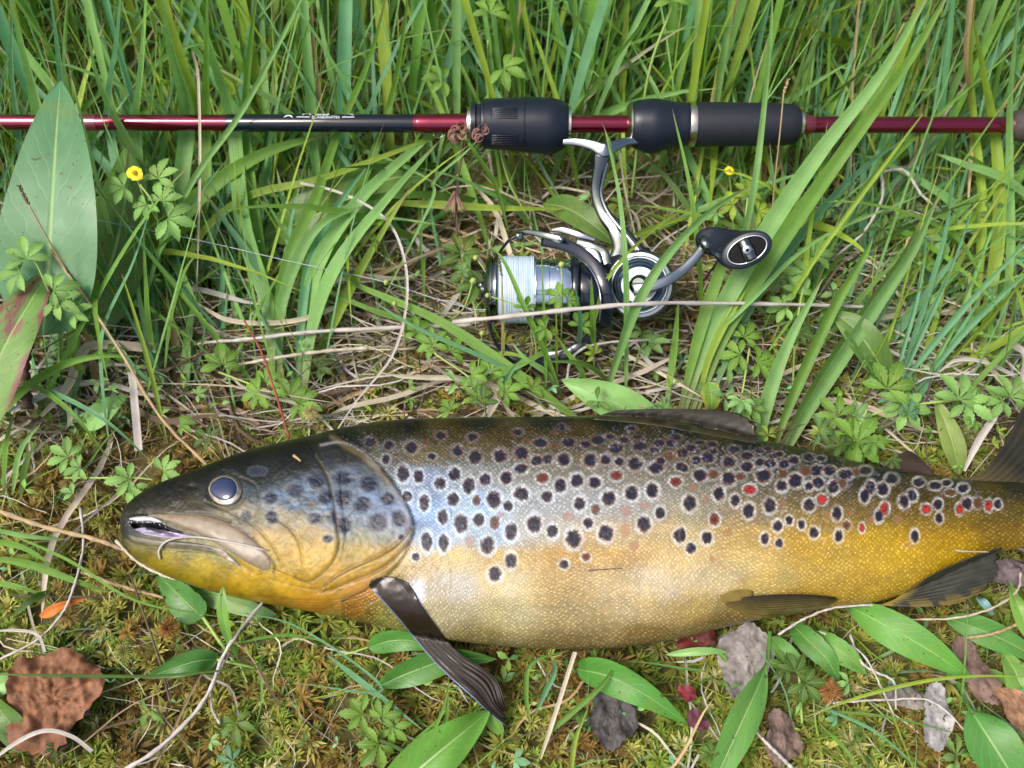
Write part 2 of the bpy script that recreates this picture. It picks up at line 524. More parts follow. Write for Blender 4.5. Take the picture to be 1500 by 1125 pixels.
B[:, :NV] += FN * (D * np.sin(th_v)[None, :] ** 0.6)[..., None]
PX, PY = proj(B[:, :NV])
cs_ = 5
CV = B[::cs_, :NV:cs_]
bvh = BVHTree.FromPolygons([tuple(v) for v in CV.reshape(-1, 3)], [tuple(map(int, f)) for f in grid_faces(CV.shape[0], CV.shape[1])])
def S(px, py, lift=0.0, fb=0.0):
    """place on the skin of the fish under a photo point, lifted towards the viewer; off the fish: its middle plane + fb"""
    d = ray(px, py); d = d / np.linalg.norm(d)
    h = bvh.ray_cast(Vector(CAMP), Vector(d))
    if h[0] is None:
        return WPl(px, py, FP0 + FN * fb, FN)
    return np.array(h[0]) + FN * lift

# ---------------------------------------------------------------- skin colours (the fish's own pattern plus sky reflection in the flank's blue)
CP = [
 # x, y, r, g, b
 (200,735,44,40,24),(240,715,38,34,22),(300,695,34,32,22),(360,670,32,28,16),(430,655,34,28,15),(500,640,32,27,15),
 (600,617,34,30,14),(700,615,40,34,14),(800,613,44,38,18),(900,614,34,30,16),(1000,622,36,32,16),(1100,646,36,32,16),(1200,665,40,34,16),(1300,692,46,40,18),(1400,704,58,50,24),(1480,708,62,54,26),
 (560,632,72,60,28),(650,635,92,78,34),(750,635,96,82,38),(850,640,94,80,38),(950,640,80,70,34),(1050,655,76,66,32),(1150,672,76,66,30),(1250,695,86,74,32),(1350,712,96,82,34),(1450,720,100,86,36),
 (560,665,118,112,98),(620,665,130,118,84),(700,660,122,108,70),(800,662,116,102,66),(900,665,118,106,76),(1000,670,104,92,58),(1100,685,98,86,52),(1200,705,102,88,46),(1300,722,108,90,38),(1400,735,120,98,36),
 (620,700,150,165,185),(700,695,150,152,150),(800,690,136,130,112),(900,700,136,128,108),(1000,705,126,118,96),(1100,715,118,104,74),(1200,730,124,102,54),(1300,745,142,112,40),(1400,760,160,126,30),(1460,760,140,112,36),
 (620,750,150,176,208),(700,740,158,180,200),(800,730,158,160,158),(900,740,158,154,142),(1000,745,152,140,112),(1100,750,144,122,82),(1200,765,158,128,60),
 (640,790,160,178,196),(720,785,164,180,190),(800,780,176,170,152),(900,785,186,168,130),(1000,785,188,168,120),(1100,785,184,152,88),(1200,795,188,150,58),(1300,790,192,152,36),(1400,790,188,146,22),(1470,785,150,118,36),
 (600,815,196,178,140),(660,815,196,178,124),(740,820,196,168,96),(820,820,188,152,76),(900,820,192,158,90),(1000,820,204,178,124),(1100,820,198,168,104),(1200,830,192,154,48),(1300,825,196,156,26),(1380,820,188,148,22),
 (600,860,182,182,176),(660,860,186,180,166),(740,855,200,186,138),(820,855,186,156,76),(900,855,196,170,108),(960,855,206,186,146),(1040,850,196,176,132),(1120,855,196,166,78),(1200,865,186,148,34),(1280,860,188,148,28),
 (480,905,150,130,80),(560,900,156,144,92),(640,900,172,164,126),(740,900,180,168,112),(840,900,172,150,80),(930,895,184,164,104),(1020,895,180,154,72),(1100,895,150,122,30),(1180,885,150,118,24),
 (600,922,140,130,76),(700,935,146,132,72),(830,943,142,122,54),(950,930,146,122,44),(1050,912,138,112,28),
 (260,725,52,46,30),(300,720,46,44,36),(220,742,60,54,36),(280,742,76,68,44),(380,700,44,46,46),(440,690,44,40,28),(520,665,54,50,42),(420,672,34,30,18),
 (375,720,70,80,96),(420,730,84,90,104),(400,755,134,122,98),(450,725,80,88,104),(350,755,124,108,78),(470,750,112,112,108),(440,780,168,138,84),(400,785,164,134,84),(470,800,168,134,76),(430,815,180,142,72),
 (515,700,66,78,104),(545,700,60,64,66),(540,735,86,104,142),(575,740,84,104,150),(515,750,90,100,116),(590,765,84,98,130),(520,785,140,132,112),(560,785,120,116,118),(525,810,168,134,72),(570,810,160,122,60),(560,835,158,120,50),(500,835,176,134,56),
 (200,790,84,84,78),(230,795,98,92,66),(280,797,118,108,78),(320,808,128,118,90),(190,780,52,56,60),(200,806,110,98,52),(240,820,146,124,44),(300,830,168,138,44),(360,848,180,142,36),(420,860,184,142,34),(480,868,178,132,30),(540,862,170,116,24),
 (250,843,138,116,42),(320,862,148,118,36),(400,880,158,120,30),(470,886,160,112,24),(520,885,166,110,22),(545,893,140,110,50),
 (585,850,168,140,86),(605,840,190,170,130),
]
CPa = np.array(CP, float)
K_ALB = 0.66
cpc = lin(CPa[:, 2:]) ** 1.16 * .72
gx = np.linspace(170, 1620, 240); gy = np.linspace(580, 970, 110)
GX, GY = np.meshgrid(gx, gy, indexing='ij')
num = np.zeros(GX.shape + (3,)); den = np.zeros(GX.shape)
for i in range(len(CPa)):
    ax = 1.0 if CPa[i, 0] < 620 else 0.62
    d2 = ((GX - CPa[i, 0]) * ax) ** 2 + ((GY - CPa[i, 1]) * 1.25) ** 2
    w = 1 / (d2 + 60) ** 2.0
    num += w[..., None] * cpc[i]; den += w
FIELD = num / den[..., None]
def field(px, py):
    u = np.clip((px - gx[0]) / (gx[1] - gx[0]), 0, len(gx) - 1.001); v = np.clip((py - gy[0]) / (gy[1] - gy[0]), 0, len(gy) - 1.001)
    i = u.astype(int); j = v.astype(int); a = (u - i)[..., None]; b = (v - j)[..., None]
    return (FIELD[i, j] * (1 - a) + FIELD[i + 1, j] * a) * (1 - b) + (FIELD[i, j + 1] * (1 - a) + FIELD[i + 1, j + 1] * a) * b
col = field(PX, PY)
# mottling
mot = fbm2(PX / 22, PY / 16, 31, 4)
col = col * (0.82 + 0.36 * mot)[..., None]
hmot = np.where(PX < 606, 1, 0) * ((fbm2(PX / 6, PY / 5, 41, 4) - .5) * .55 + (fbm2(PX / 30, PY / 22, 42, 2) - .5) * .6)
col = col * (1 + hmot)[..., None]
bl = np.clip((fbm2(PX / 20, PY / 14, 43, 3) - .5) * 4, 0, 1) * np.exp(-(((PX - 500) / 110) ** 2 + ((PY - 735) / 38) ** 2))
col = col * (1 - .7 * bl[..., None]) + np.array([.07, .14, .32]) * .7 * bl[..., None]  # blue sheen painted into the cheek and gill cover colour
hs_ = (np.clip((640 - PX) / 60, 0, 1) * np.clip((800 - PY) / 30, 0, 1))[..., None] * .2
col = col * (1 - hs_) + col.mean(-1, keepdims=True) * hs_
crown = np.clip((640 - PX) / 40, 0, 1) * np.clip((np.interp(PX, [180, 300, 400, 500, 640], [752, 716, 712, 690, 630]) - PY) / 22 + .5, 0, 1)
col = col * (1 - .45 * crown[..., None])
yc = np.clip((600 - PX) / 30, 0, 1) * np.clip((PY - 775) / 40, 0, 1)
col = col * (1 + yc[..., None] * np.array([-.02, .04, -.5]))
ol = np.clip((600 - PX) / 40, 0, 1)[..., None]
col = col * (1 + ol * np.array([-.08, .02, -.08]))
rear_ = np.clip((PX - 950) / 250, 0, 1)[..., None]
col = col * (1 + rear_ * np.array([-.05, .08, 0]))
bly = (np.exp(-((PX - 900) / 330) ** 2) * np.clip((PY - 790) / 50, 0, 1))[..., None]
lm_ = col.mean(-1, keepdims=True)
col = col * (1 - .38 * bly) + (lm_ * np.array([1.22, 1.14, .92])) * .38 * bly
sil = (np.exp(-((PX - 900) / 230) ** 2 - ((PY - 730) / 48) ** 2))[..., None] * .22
col = col * (1 - sil) + np.array([.30, .34, .36]) * sil  # silvery flank, partly sky reflection painted into the colour
db = PY - np.interp(PX, XS, top_t)
col = col * (1 - .38 * (np.clip((PX - 560) / 60, 0, 1) * np.clip((115 - db) / 70, 0, 1)))[..., None]
fl_ = np.clip((fbm2(PX / 4, PY / 3.2, 45, 3) - .56) * 7, 0, 1) * np.exp(-(((PX - 470) / 110) ** 2 + ((PY - 735) / 45) ** 2))
col = col * (1 - .55 * fl_[..., None])
gold = np.clip((fbm2(PX / 34, PY / 28, 55) - .5) * 3, -1, 1)
col = col * (1 + gold[..., None] * np.array([.06, .02, -.10]))
SPB = """128,202,24,20;210,217,22,20;307,226,28,25;437,174,24,18;576,181,24,18;511,241,24,24;588,270,27,28;196,279,18,20;398,266,18,14;272,343,26,34;339,354,20,26;435,385,26,26;497,343,25,28;560,395,27,32;632,367,24,26;700,264,28,28;792,250,30,26;776,158,22,15;875,207,28,20;968,137,22,14;812,198,14,12,b;858,284,24,22;905,278,22,20;978,281,28,26;999,205,30,20;1073,212,24,17;1128,193,28,18;1095,283,28,28;1162,279,22,20;1221,288,22,18;1206,230,30,22;1240,193,22,15;1181,177,20,12;1293,297,32,28;1312,222,32,20;1381,315,32,24;1397,208,26,17;1375,238,22,14;1405,285,20,16;1443,265,26,18,b;1450,208,26,16;1493,250,20,20;1490,310,24,18;789,320,28,20;725,360,26,26;365,468,22,38;492,453,24,30;594,459,18,22,b;670,457,30,36;790,430,32,30;733,483,20,22;883,360,26,22,d;963,395,26,30;1035,372,26,28;1115,380,26,24;1209,350,24,22,d;904,443,26,24;1048,474,24,30;1118,500,20,24,b;1175,449,32,30;1277,427,28,30;1366,417,28,32;1470,376,26,22,d;1400,513,22,26;1330,482,28,18,f;1250,503,30,26,f;446,532,22,30;525,561,28,40;605,543,26,30;673,556,22,28,b;745,597,28,38;848,563,30,38;928,595,24,30;1086,559,22,24;1020,628,32,40;1162,603,30,34;1248,590,22,32,f;1330,563,28,34;1287,658,22,24,f;1485,614,24,30;997,530,26,22,f;375,640,24,42;450,648,22,36;326,706,18,18;643,657,30,38;745,723,24,34;675,783,28,32;980,740,20,18;1075,708,20,18,d;290,440,20,24;240,258,14,10,b;370,205,12,12,b;935,222,14,10,b;935,162,14,8,b;1320,85,30,10;1408,117,26,10;1275,143,22,12;1470,182,28,14;1300,180,20,10;565,640,22,30,f;700,520,14,14,f"""
SPC = """8,250,18,22;35,228,24,16;60,283,22,20;110,270,30,24;8,318,16,18;78,348,30,26;135,345,26,22,b;205,290,30,26;135,243,20,14;130,213,24,14;225,235,26,18;285,262,28,18;283,312,26,22;340,292,22,18;385,296,30,22;398,264,22,12;355,352,32,30;203,362,30,30;255,352,24,20,b;448,300,26,18;488,282,26,20;425,255,20,14;340,240,22,12;372,232,22,10;75,205,24,10;440,343,22,20,b;437,396,26,28;497,372,32,30;538,330,26,22,b;590,328,30,24;556,269,28,18;608,275,22,14;555,397,20,22;595,382,26,26;645,330,28,22;662,401,26,30;703,385,20,22,b;715,345,34,24;295,410,26,22,r;612,455,24,24,r;803,328,28,20;762,335,20,18,b;825,402,22,30;880,411,26,30;800,437,22,34;918,364,30,24;1008,438,24,26;973,465,24,30;555,480,26,28;678,517,22,30;887,495,22,28,r;862,527,20,30;1037,378,24,20;1110,395,28,20;1160,382,22,16;1232,405,26,22;1178,425,24,16,b;1070,497,22,22,r;1122,475,20,24;1217,497,18,26,r;1250,472,26,28;1295,470,22,26,b;1345,482,18,26,r;1385,476,18,22;1365,330,22,12;1127,537,18,24;1020,615,18,28;30,472,28,32;160,430,26,32;230,460,22,28;290,505,26,34;383,482,26,32;140,542,22,28,d;418,570,22,28;468,547,18,22;523,566,18,24;578,601,22,26;361,628,20,28;424,647,18,20;685,615,20,30;720,568,18,22,b;788,580,14,22,r;823,540,18,20,f;742,515,18,18,f;945,542,18,16,f;107,624,24,28;37,668,22,24;200,600,22,22,f;985,655,14,12,f;0,610,14,32;45,400,20,18,f;635,520,18,18,f;440,470,20,20,f;100,455,16,20,f;130,715,18,16,f"""
SPA = """940,372,34,28;978,446,28,28;740,450,28,24;850,415,34,26,g;745,532,24,26;632,525,20,20,g;932,538,26,22;990,628,20,16;1010,538,22,22,g;1060,362,36,28;1170,387,34,32;1055,450,34,34;1143,478,34,32;1253,453,28,24;1060,572,30,34;1208,556,42,36;1302,540,28,32;680,330,26,14,g;1312,620,12,12"""
sp = []
for txt, (ox, oy), hd in ((SPB, (500, 580), 0), (SPC, (1000, 580), 0), (SPA, (150, 580), 1)):
    for e in txt.split(";"):
        q = e.strip().split(",")
        sp.append((ox + float(q[0]) / 3, oy + float(q[1]) / 3, float(q[2]) / 3, float(q[3]) / 3, q[4] if len(q) > 4 else 'k', hd))
nwx = (fbm2(PX / 3.2, PY / 3.2, 77, 3) - .5); nwl = (fbm2(PX / 9, PY / 9, 78, 2) - .5)
DARKC = {'k': np.array([.006, .007, .016]), 'b': np.array([.045, .022, .010]), 'd': np.array([.07, .009, .008]),
         'r': np.array([.24, .018, .014]), 'f': np.array([.22, .07, .035]), 'g': np.array([.03, .035, .06])}
halo_sum = np.zeros(PX.shape)
cores = []
sc_cut = np.zeros(PX.shape)
rs = np.random.RandomState(3)
for (sx, sy, rx, ry, ty, hd) in sp:
    R_ = max(rx, ry) * 2.4
    m = (np.abs(PX - sx) < R_) & (np.abs(PY - sy) < R_)
    if not m.any(): continue
    r = np.hypot((PX[m] - sx) / rx, (PY[m] - sy) / ry)
    r = r * ((1.0 + .12 * np.clip((sx - 900) / 250, 0, 1)) if not hd else .86) + nwx[m] * (0.45 if not hd else 0.35) + nwl[m] * 0.22 + rs.uniform(-.04, .04)
    low = np.clip((sy - 655) / 60, 0, 1)
    if hd: hl = 0.06 * np.exp(-((r - 1.35) / .25) ** 2)
    else: hl = np.clip(1.0 - np.abs(r - 1.24) / .42, 0, 1) ** .8 * (0.10 + 0.48 * low) * np.clip(.95 + 1.8 * nwl[m], .45, 1.15)
    if ty == 'f': hl = hl * .15
    if ty == 'b': hl = hl * .6
    halo_sum[m] = np.maximum(halo_sum[m], hl)
    cores.append((m, r, ty, hd))
front = np.clip((1060 - PX) / 500, 0, 1)[..., None]
hcol = front * np.array([.44, .54, .64]) + (1 - front) * np.array([.48, .50, .50])
hcol = hcol * (0.9 + 0.25 * (mot[..., None] - .5))
col = col * (1 - halo_sum[..., None]) + hcol * halo_sum[..., None]
for (m, r, ty, hd) in cores:
    rim = np.array([.11, .042, .02]) if not hd else np.array([.035, .04, .07])
    wr = np.clip((1.13 - r) / .16, 0, 1)[:, None] * (0.8 if not hd else .5)
    if ty == 'f': wr = wr * .3
    c = col[m]; c = c * (1 - wr) + rim * wr
    soft = .2 if ty in 'kr' else .5
    if hd: soft = .30
    wc = np.clip((0.98 - r) / soft, 0, 1)[:, None]
    st = {'f': .45, 'g': .55, 'b': .85}.get(ty, .97)
    dc = DARKC[ty]
    if hd: dc = np.array([.003, .005, .018])
    sc_cut[m] = np.maximum(sc_cut[m], wc[:, 0])
    c = c * (1 - wc * st) + dc * wc * st
    if ty == 'r':
        k = ((nwx[m] + .25 * nwl[m]) > .05)[:, None] & (r < .75)[:, None]
        c = np.where(k, c * .25, c)
    if ty == 'k' and not hd:
        k = np.clip((nwx[m] - .12) * 6, 0, 1)[:, None]
        c = c + k * np.array([.02, .022, .035])
    col[m] = c
# pigment of maxilla and preopercle, tinted lines along other plates and folds, inside of the mouth
def tint_line(line, w, c, st):
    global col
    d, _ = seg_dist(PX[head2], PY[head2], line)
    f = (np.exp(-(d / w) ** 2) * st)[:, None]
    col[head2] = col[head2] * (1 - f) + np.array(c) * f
head2 = PX < 640
tint_line(OPER, 2.2, (.05, .045, .02), .6)
tint_line(OPER - np.array([6, 0]), 4.0, (.30, .22, .10), .25)
tint_line(PREO, 1.8, (.06, .045, .02), .7)
tint_line(EDGE2, 2.2, (.05, .03, .008), .7)
tint_line(EDGE3, 1.8, (.06, .032, .006), .7)
for r_ in RIDG: tint_line(r_, 1.3, (.12, .06, .008), .6)
tint_line(LIPL, 2.0, (.10, .09, .06), .5)
tint_line(csm([(222, 750), (262, 752), (300, 755), (335, 764), (362, 781), (386, 806), (401, 826), (401, 838)]), 2.4, (.035, .025, .012), .85)
tint_line(csm([(470, 652), (500, 648), (530, 662), (556, 686)]), 2.0, (.40, .38, .42), .3)
m = head2 & inside(PX, PY, MOUTH); col[m] = (.20, .17, .22)
dg, _ = seg_dist(PX, PY, GAP, True); m = inside(PX, PY, GAP) | (head2 & (dg < 1.2)); col[m] = (.006, .005, .005)
# white patch behind the pectoral base
w = np.exp(-(((PX - 612) / 9) ** 2 + ((PY - 868) / 17) ** 2))[..., None]
col = col * (1 - .8 * w) + np.array([.50, .58, .75]) * .8 * w
w = np.exp(-(((PX - 545) / 20) ** 2 + ((PY - 868) / 9) ** 2))[..., None] * .4
col = col * (1 - w) + np.array([.35, .16, .02]) * w
# scale strength : none on the head
dO, sO = seg_dist(np.where(PX < 700, PX, 700), PY, OPER)
sc_f = np.where((PX < 640) & (sO > 0) & (PX < 606), 0, 1.0)
sc_f = np.where(PX < 500, 0, sc_f)
sc_f = sc_f * np.clip((PY - (np.interp(PX, XS, top_t) + 1)) / 14, .0, 1)
sc_f = sc_f * (1 - .9 * sc_cut)
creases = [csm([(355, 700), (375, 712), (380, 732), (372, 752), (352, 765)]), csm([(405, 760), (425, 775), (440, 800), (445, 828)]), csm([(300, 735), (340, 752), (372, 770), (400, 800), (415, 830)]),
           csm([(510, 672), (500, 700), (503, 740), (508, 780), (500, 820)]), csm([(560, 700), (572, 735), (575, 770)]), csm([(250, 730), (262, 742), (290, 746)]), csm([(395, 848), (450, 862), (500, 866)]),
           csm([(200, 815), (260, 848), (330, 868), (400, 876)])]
for cr_ in creases: tint_line(cr_, 1.3, (.05, .04, .02), .28)  # skin colour drawn darker along the creases
dll, _ = seg_dist(PX, PY, [(615, 742), (800, 735), (1000, 733), (1200, 742), (1400, 752), (1530, 756)])
lf_ = (np.exp(-(dll / 1.6) ** 2) * (.5 + .5 * np.sin(PX / 1.6)) * .35)[..., None]
col = col * (1 - lf_) + np.array([.10, .08, .05]) * lf_
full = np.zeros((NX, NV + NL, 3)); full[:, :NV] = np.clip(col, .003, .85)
full[:, NV:] = full[:, NV - 1][:, None] * .5 + full[:, 0][:, None] * 0 + .5 * np.array([.35, .30, .16])
full[:, -1] = full[:, 0]
FX, FY = proj(B)
uv = np.stack([FX / 10, FY / 10], -1)
scf = np.zeros((NX, NV + NL)); scf[:, :NV] = sc_f
V = B.reshape(-1, 3)
n0 = len(V)
V = np.vstack([V, B[0].mean(0), B[-1].mean(0)])
m_ = NV + NL
gf = grid_faces(NX, m_, True)
j = np.arange(m_); j2 = (j + 1) % m_
caps = np.vstack([np.stack([j2, j, np.full(m_, n0), np.full(m_, n0)], -1)[:, :3], np.stack([(NX - 1) * m_ + j, (NX - 1) * m_ + j2, np.full(m_, n0 + 1)], -1)])
cc = np.vstack([full.reshape(-1, 3), full[0, 0], full[-1, 0]])
uu = np.vstack([uv.reshape(-1, 2), uv[0, 0], uv[-1, 0]])
sf = np.concatenate([scf.ravel(), [0, 0]])

# fish skin material: scale lattice as relief and as grain of the colour
M_fish, nt, b, out = mat_new("trout_skin")
ca = N(nt, "ShaderNodeVertexColor", layer_name="Col")
tc = N(nt, "ShaderNodeTexCoord")
fa = N(nt, "ShaderNodeAttribute", attribute_name="scales")
nz0 = N(nt, "ShaderNodeTexNoise", v={2: 0.35, 3: 2}); nt.links.new(tc.outputs["UV"], nz0.inputs[0])
wv = N(nt, "ShaderNodeVectorMath", op='MULTIPLY_ADD', v={1: (0.9, 0.9, 0), 2: (0, 0, 0)})
nt.links.new(nz0.outputs[1], wv.inputs[0]); nt.links.new(tc.outputs["UV"], wv.inputs[2])
mp = N(nt, "ShaderNodeMapping"); nt.links.new(wv.outputs[0], mp.inputs[0])
mp.inputs["Rotation"].default_value = (0, 0, math.radians(45))
mp.inputs["Scale"].default_value = (1, 1, 1)
nzl = N(nt, "ShaderNodeTexNoise", v={2: 0.045, 3: 1}); nt.links.new(tc.outputs["UV"], nzl.inputs[0])
wv2 = N(nt, "ShaderNodeVectorMath", op='MULTIPLY_ADD', v={1: (9, 9, 0), 2: (0, 0, 0)})
nt.links.new(nzl.outputs[1], wv2.inputs[0]); nt.links.new(wv.outputs[0], wv2.inputs[2]); wv = wv2
sq = N(nt, "ShaderNodeVectorMath", op='MULTIPLY', v={1: (1.0, 1.28, 1)})
nt.links.new(wv.outputs[0], sq.inputs[0]); nt.links.new(sq.outputs[0], mp.inputs[0])
vo = N(nt, "ShaderNodeTexVoronoi", v={"Scale": 1.75, "Randomness": 0.38}); vo.feature = 'F1'
nt.links.new(mp.outputs[0], vo.inputs[0])
dist = vo.outputs["Distance"]
dot = math_n(nt, 'SMOOTH_MIN', math_n(nt, 'MAXIMUM', math_n(nt, 'MULTIPLY_ADD', dist, -2.6, 1.15), 0), 1.0, 0.2)
nzb = noise_n(nt, tc.outputs["UV"], 1.2, 3)
amp = math_n(nt, 'MULTIPLY', fa.outputs[2], math_n(nt, 'MULTIPLY_ADD', nzb, 0.9, 0.1))
lum = N(nt, "ShaderNodeRGBToBW"); nt.links.new(ca.outputs[0], lum.inputs[0])
# bright dots on the dark back, dark-rimmed scales on the bright flank
lw = math_n(nt, 'MULTIPLY_ADD', lum.outputs[0], -3.0, 2.0)
lw = math_n(nt, 'MAXIMUM', lw, 0.45)
g = math_n(nt, 'MULTIPLY', math_n(nt, 'SUBTRACT', dot, 0.42), math_n(nt, 'MULTIPLY', amp, lw))
g = math_n(nt, 'MULTIPLY_ADD', g, .9, 1.0)
s1 = N(nt, "ShaderNodeVectorMath", op='SCALE'); nt.links.new(ca.outputs[0], s1.inputs[0]); nt.links.new(g, s1.inputs[3])
dots = math_n(nt, 'MULTIPLY', math_n(nt, 'POWER', dot, 3), math_n(nt, 'MULTIPLY', amp, 0.11))
c1 = mixc(nt, dots, s1.outputs[0], (.75, .66, .38))
fine = noise_n(nt, tc.outputs["UV"], 9.0, 3)
s2 = N(nt, "ShaderNodeVectorMath", op='SCALE'); nt.links.new(c1, s2.inputs[0]); nt.links.new(math_n(nt, 'MULTIPLY_ADD', fine, .5, .75), s2.inputs[3])
nt.links.new(s2.outputs[0], b.inputs["Base Color"])
b.inputs["Roughness"].default_value = 0.36
b.inputs["Specular IOR Level"].default_value = 0.16
b.inputs["Coat Weight"].default_value = 0.26
b.inputs["Coat Roughness"].default_value = 0.14
b.inputs["Subsurface Weight"].default_value = 0.0
h1 = math_n(nt, 'MULTIPLY', dot, fa.outputs[2])
h2 = math_n(nt, 'ADD', h1, math_n(nt, 'MULTIPLY', noise_n(nt, tc.outputs["UV"], 2.2, 4), 0.8))
bn = bump_n(nt, h2, 0.40, 0.0005, b)
bc = N(nt, "ShaderNodeBump", v={"Strength": .7, "Distance": .0009}); nt.links.new(noise_n(nt, tc.outputs["UV"], 1.1, 6, .68), bc.inputs["Height"])
nt.links.new(bn, bc.inputs["Normal"]); nt.links.new(bc.outputs[0], b.inputs["Coat Normal"])

Fl = np.vstack([gf[:, [0, 1, 2]], gf[:, [0, 2, 3]], caps])
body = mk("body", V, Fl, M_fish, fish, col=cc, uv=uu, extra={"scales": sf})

# ---------------------------------------------------------------- head parts
def strip_patch(name, spine, mat, col0, col1, lift=.001, na=40, nb=11, parent=fish, noise=.15, seed=1):
    sp_ = catmull(np.array(spine, float), na)
    T = nrm(np.gradient(sp_[:, :2], axis=0)); Nn = np.stack([-T[:, 1], T[:, 0]], -1)
    v = np.linspace(-1, 1, nb)
    V = []; c = []
    for i in range(na):
        end = min(1, 4 * min(i, na - 1 - i) / na) ** .5
        for k in range(nb):
            q = sp_[i, :2] + Nn[i] * sp_[i, 2] * v[k] * (0.25 + .75 * end)
            prof = (1 - abs(v[k]) ** 3) ** .6 * end
            V.append(S(q[0], q[1], -.0005 + (lift + .0005) * prof))
            f = (v[k] + 1) / 2
            n_ = 1 + noise * (vnoise2(np.array(q[0] / 7.0), np.array(q[1] / 7.0), seed) - .5) * 2
            c.append((np.array(col0) * (1 - f) + np.array(col1) * f) * n_ * (.75 + .5 * float(fbm2(np.array(q[0] / 5.0), np.array(q[1] / 4.0), 13 + seed))))
    return mk(name, V, grid_faces(na, nb), mat, parent, col=np.array(c), uv=np.zeros((na * nb, 2)))
M_wet = attr_mat("wet_skin", 0.5, 0, .5, nscale=500, namp=.25, coat=.12, bump=.05)
maxi = strip_patch("maxilla", [(212, 754, 3), (240, 757, 6), (270, 763, 11), (300, 770, 16), (330, 784, 19), (352, 798, 19), (374, 814, 17), (390, 828, 13), (397, 834, 7)], M_wet,
                   (.15, .115, .075), (.13, .10, .065), lift=.0012, na=60, nb=15)
strip_patch("upper_lip", [(187, 760, 2), (203, 760, 4), (220, 760, 4), (233, 764, 3), (244, 771, 2)], M_wet, (.30, .31, .36), (.34, .35, .42), lift=.0010, seed=3)
strip_patch("tongue", [(197, 775, 2), (214, 778, 6), (236, 782, 6), (262, 785, 4), (292, 787, 1)], M_wet, (.30, .28, .38), (.20, .16, .26), lift=-.0002 + .0024, seed=4)
strip_patch("lower_jaw_lip", [(184, 782, 3), (200, 790, 6), (228, 795, 6), (262, 798, 6), (295, 802, 6), (322, 808, 5), (342, 820, 3)], M_wet, (.055, .055, .048), (.10, .085, .05), lift=.0007, seed=6, noise=.5)
strip_patch("jaw_hinge_skin", [(300, 802, 1), (322, 808, 5), (338, 820, 4), (356, 832, 1)], M_wet, (.20, .17, .17), (.18, .14, .08), lift=.0008, seed=8, noise=.5)
M_wettooth = plain('tooth_enamel', (.35, .33, .32), .3)
rt = random.Random(4)
for i in range(7):
    f = i / 6
    x = 193 + 50 * f; y = 764.5 + (0 if f < .6 else (f - .6) * 16)
    p = S(x, y, .0006); q = S(x + 1.2, y + 4.0 + rt.uniform(-.7, .7), .0003)
    t_ = tube("tooth", [p, (p + q) / 2, q], [.0003, .0002, .00003], M_wettooth, fish, seg=6)
# eye
ec = S(331, 718, 0)
T1 = nrm(S(345, 718) - S(317, 718)); T2 = nrm(S(331, 704) - S(331, 732)); TN = nrm(np.cross(T1, T2))
ec = ec + TN * .0002
e_px = mpp(331, 718, .04)
RR = 28.5 * e_px
k = 26; seg = 56
V = []; c = []
for i in range(k):
    r = i / (k - 1)
    z = .0030 * math.sqrt(max(0, 1 - (r * .98) ** 2)) - .0006
    for q in range(seg):
        a = 2 * math.pi * q / seg
        V.append(ec + T1 * (math.cos(a) * r * RR) + T2 * (math.sin(a) * r * RR * .96) + TN * z)
        n_ = vnoise2(np.array(a * 3.2), np.array(r * 9), 6)
        lo_ = max(0, min(1, .5 - .9 * math.sin(a + .35)))
        if r > .88: cc_ = np.array([.015, .014, .012])
        elif r > .73:
            cc_ = np.array([.035, .03, .022]) * (1 - lo_) + np.array([.26, .23, .17]) * lo_ * (.2 + 1.2 * n_)
        elif r > .71: cc_ = np.array([.20, .17, .12]) * (.4 + n_)
        else: cc_ = np.array([.008, .014, .045])  # pupil tinted with the blue of the reflected sky
        c.append(cc_)
M_eye = attr_mat("eye_surface", .18, 0, .6, nscale=500, namp=.1, coat=1.0, bump=.02)
mk("eye", V, grid_faces(k, seg, True), M_eye, fish, col=np.array(c), uv=np.zeros((k * seg, 2)))
M_pup = plain("lens", (.006, .012, .05), .05, 0, 1.0, bump=0, cr=.02)  # reflected sky blue painted into the lens colour
eye_o = bpy.data.objects["eye"]
V = []; pc = ec + T1 * .0002 - T2 * .0001
for i in range(14):
    r = i / 13
    for q in range(40):
        a = 2 * math.pi * q / 40
        r_ = r * (1 + .22 * max(0, -math.cos(a)) ** 5)
        V.append(pc + T1 * (math.cos(a) * r_ * RR * .69) + T2 * (math.sin(a) * r_ * RR * .69) + TN * (.0012 + .0018 * math.sqrt(max(0, 1 - r * r))))
pu = mk("pupil", V, grid_faces(14, 40, True), M_pup, eye_o)

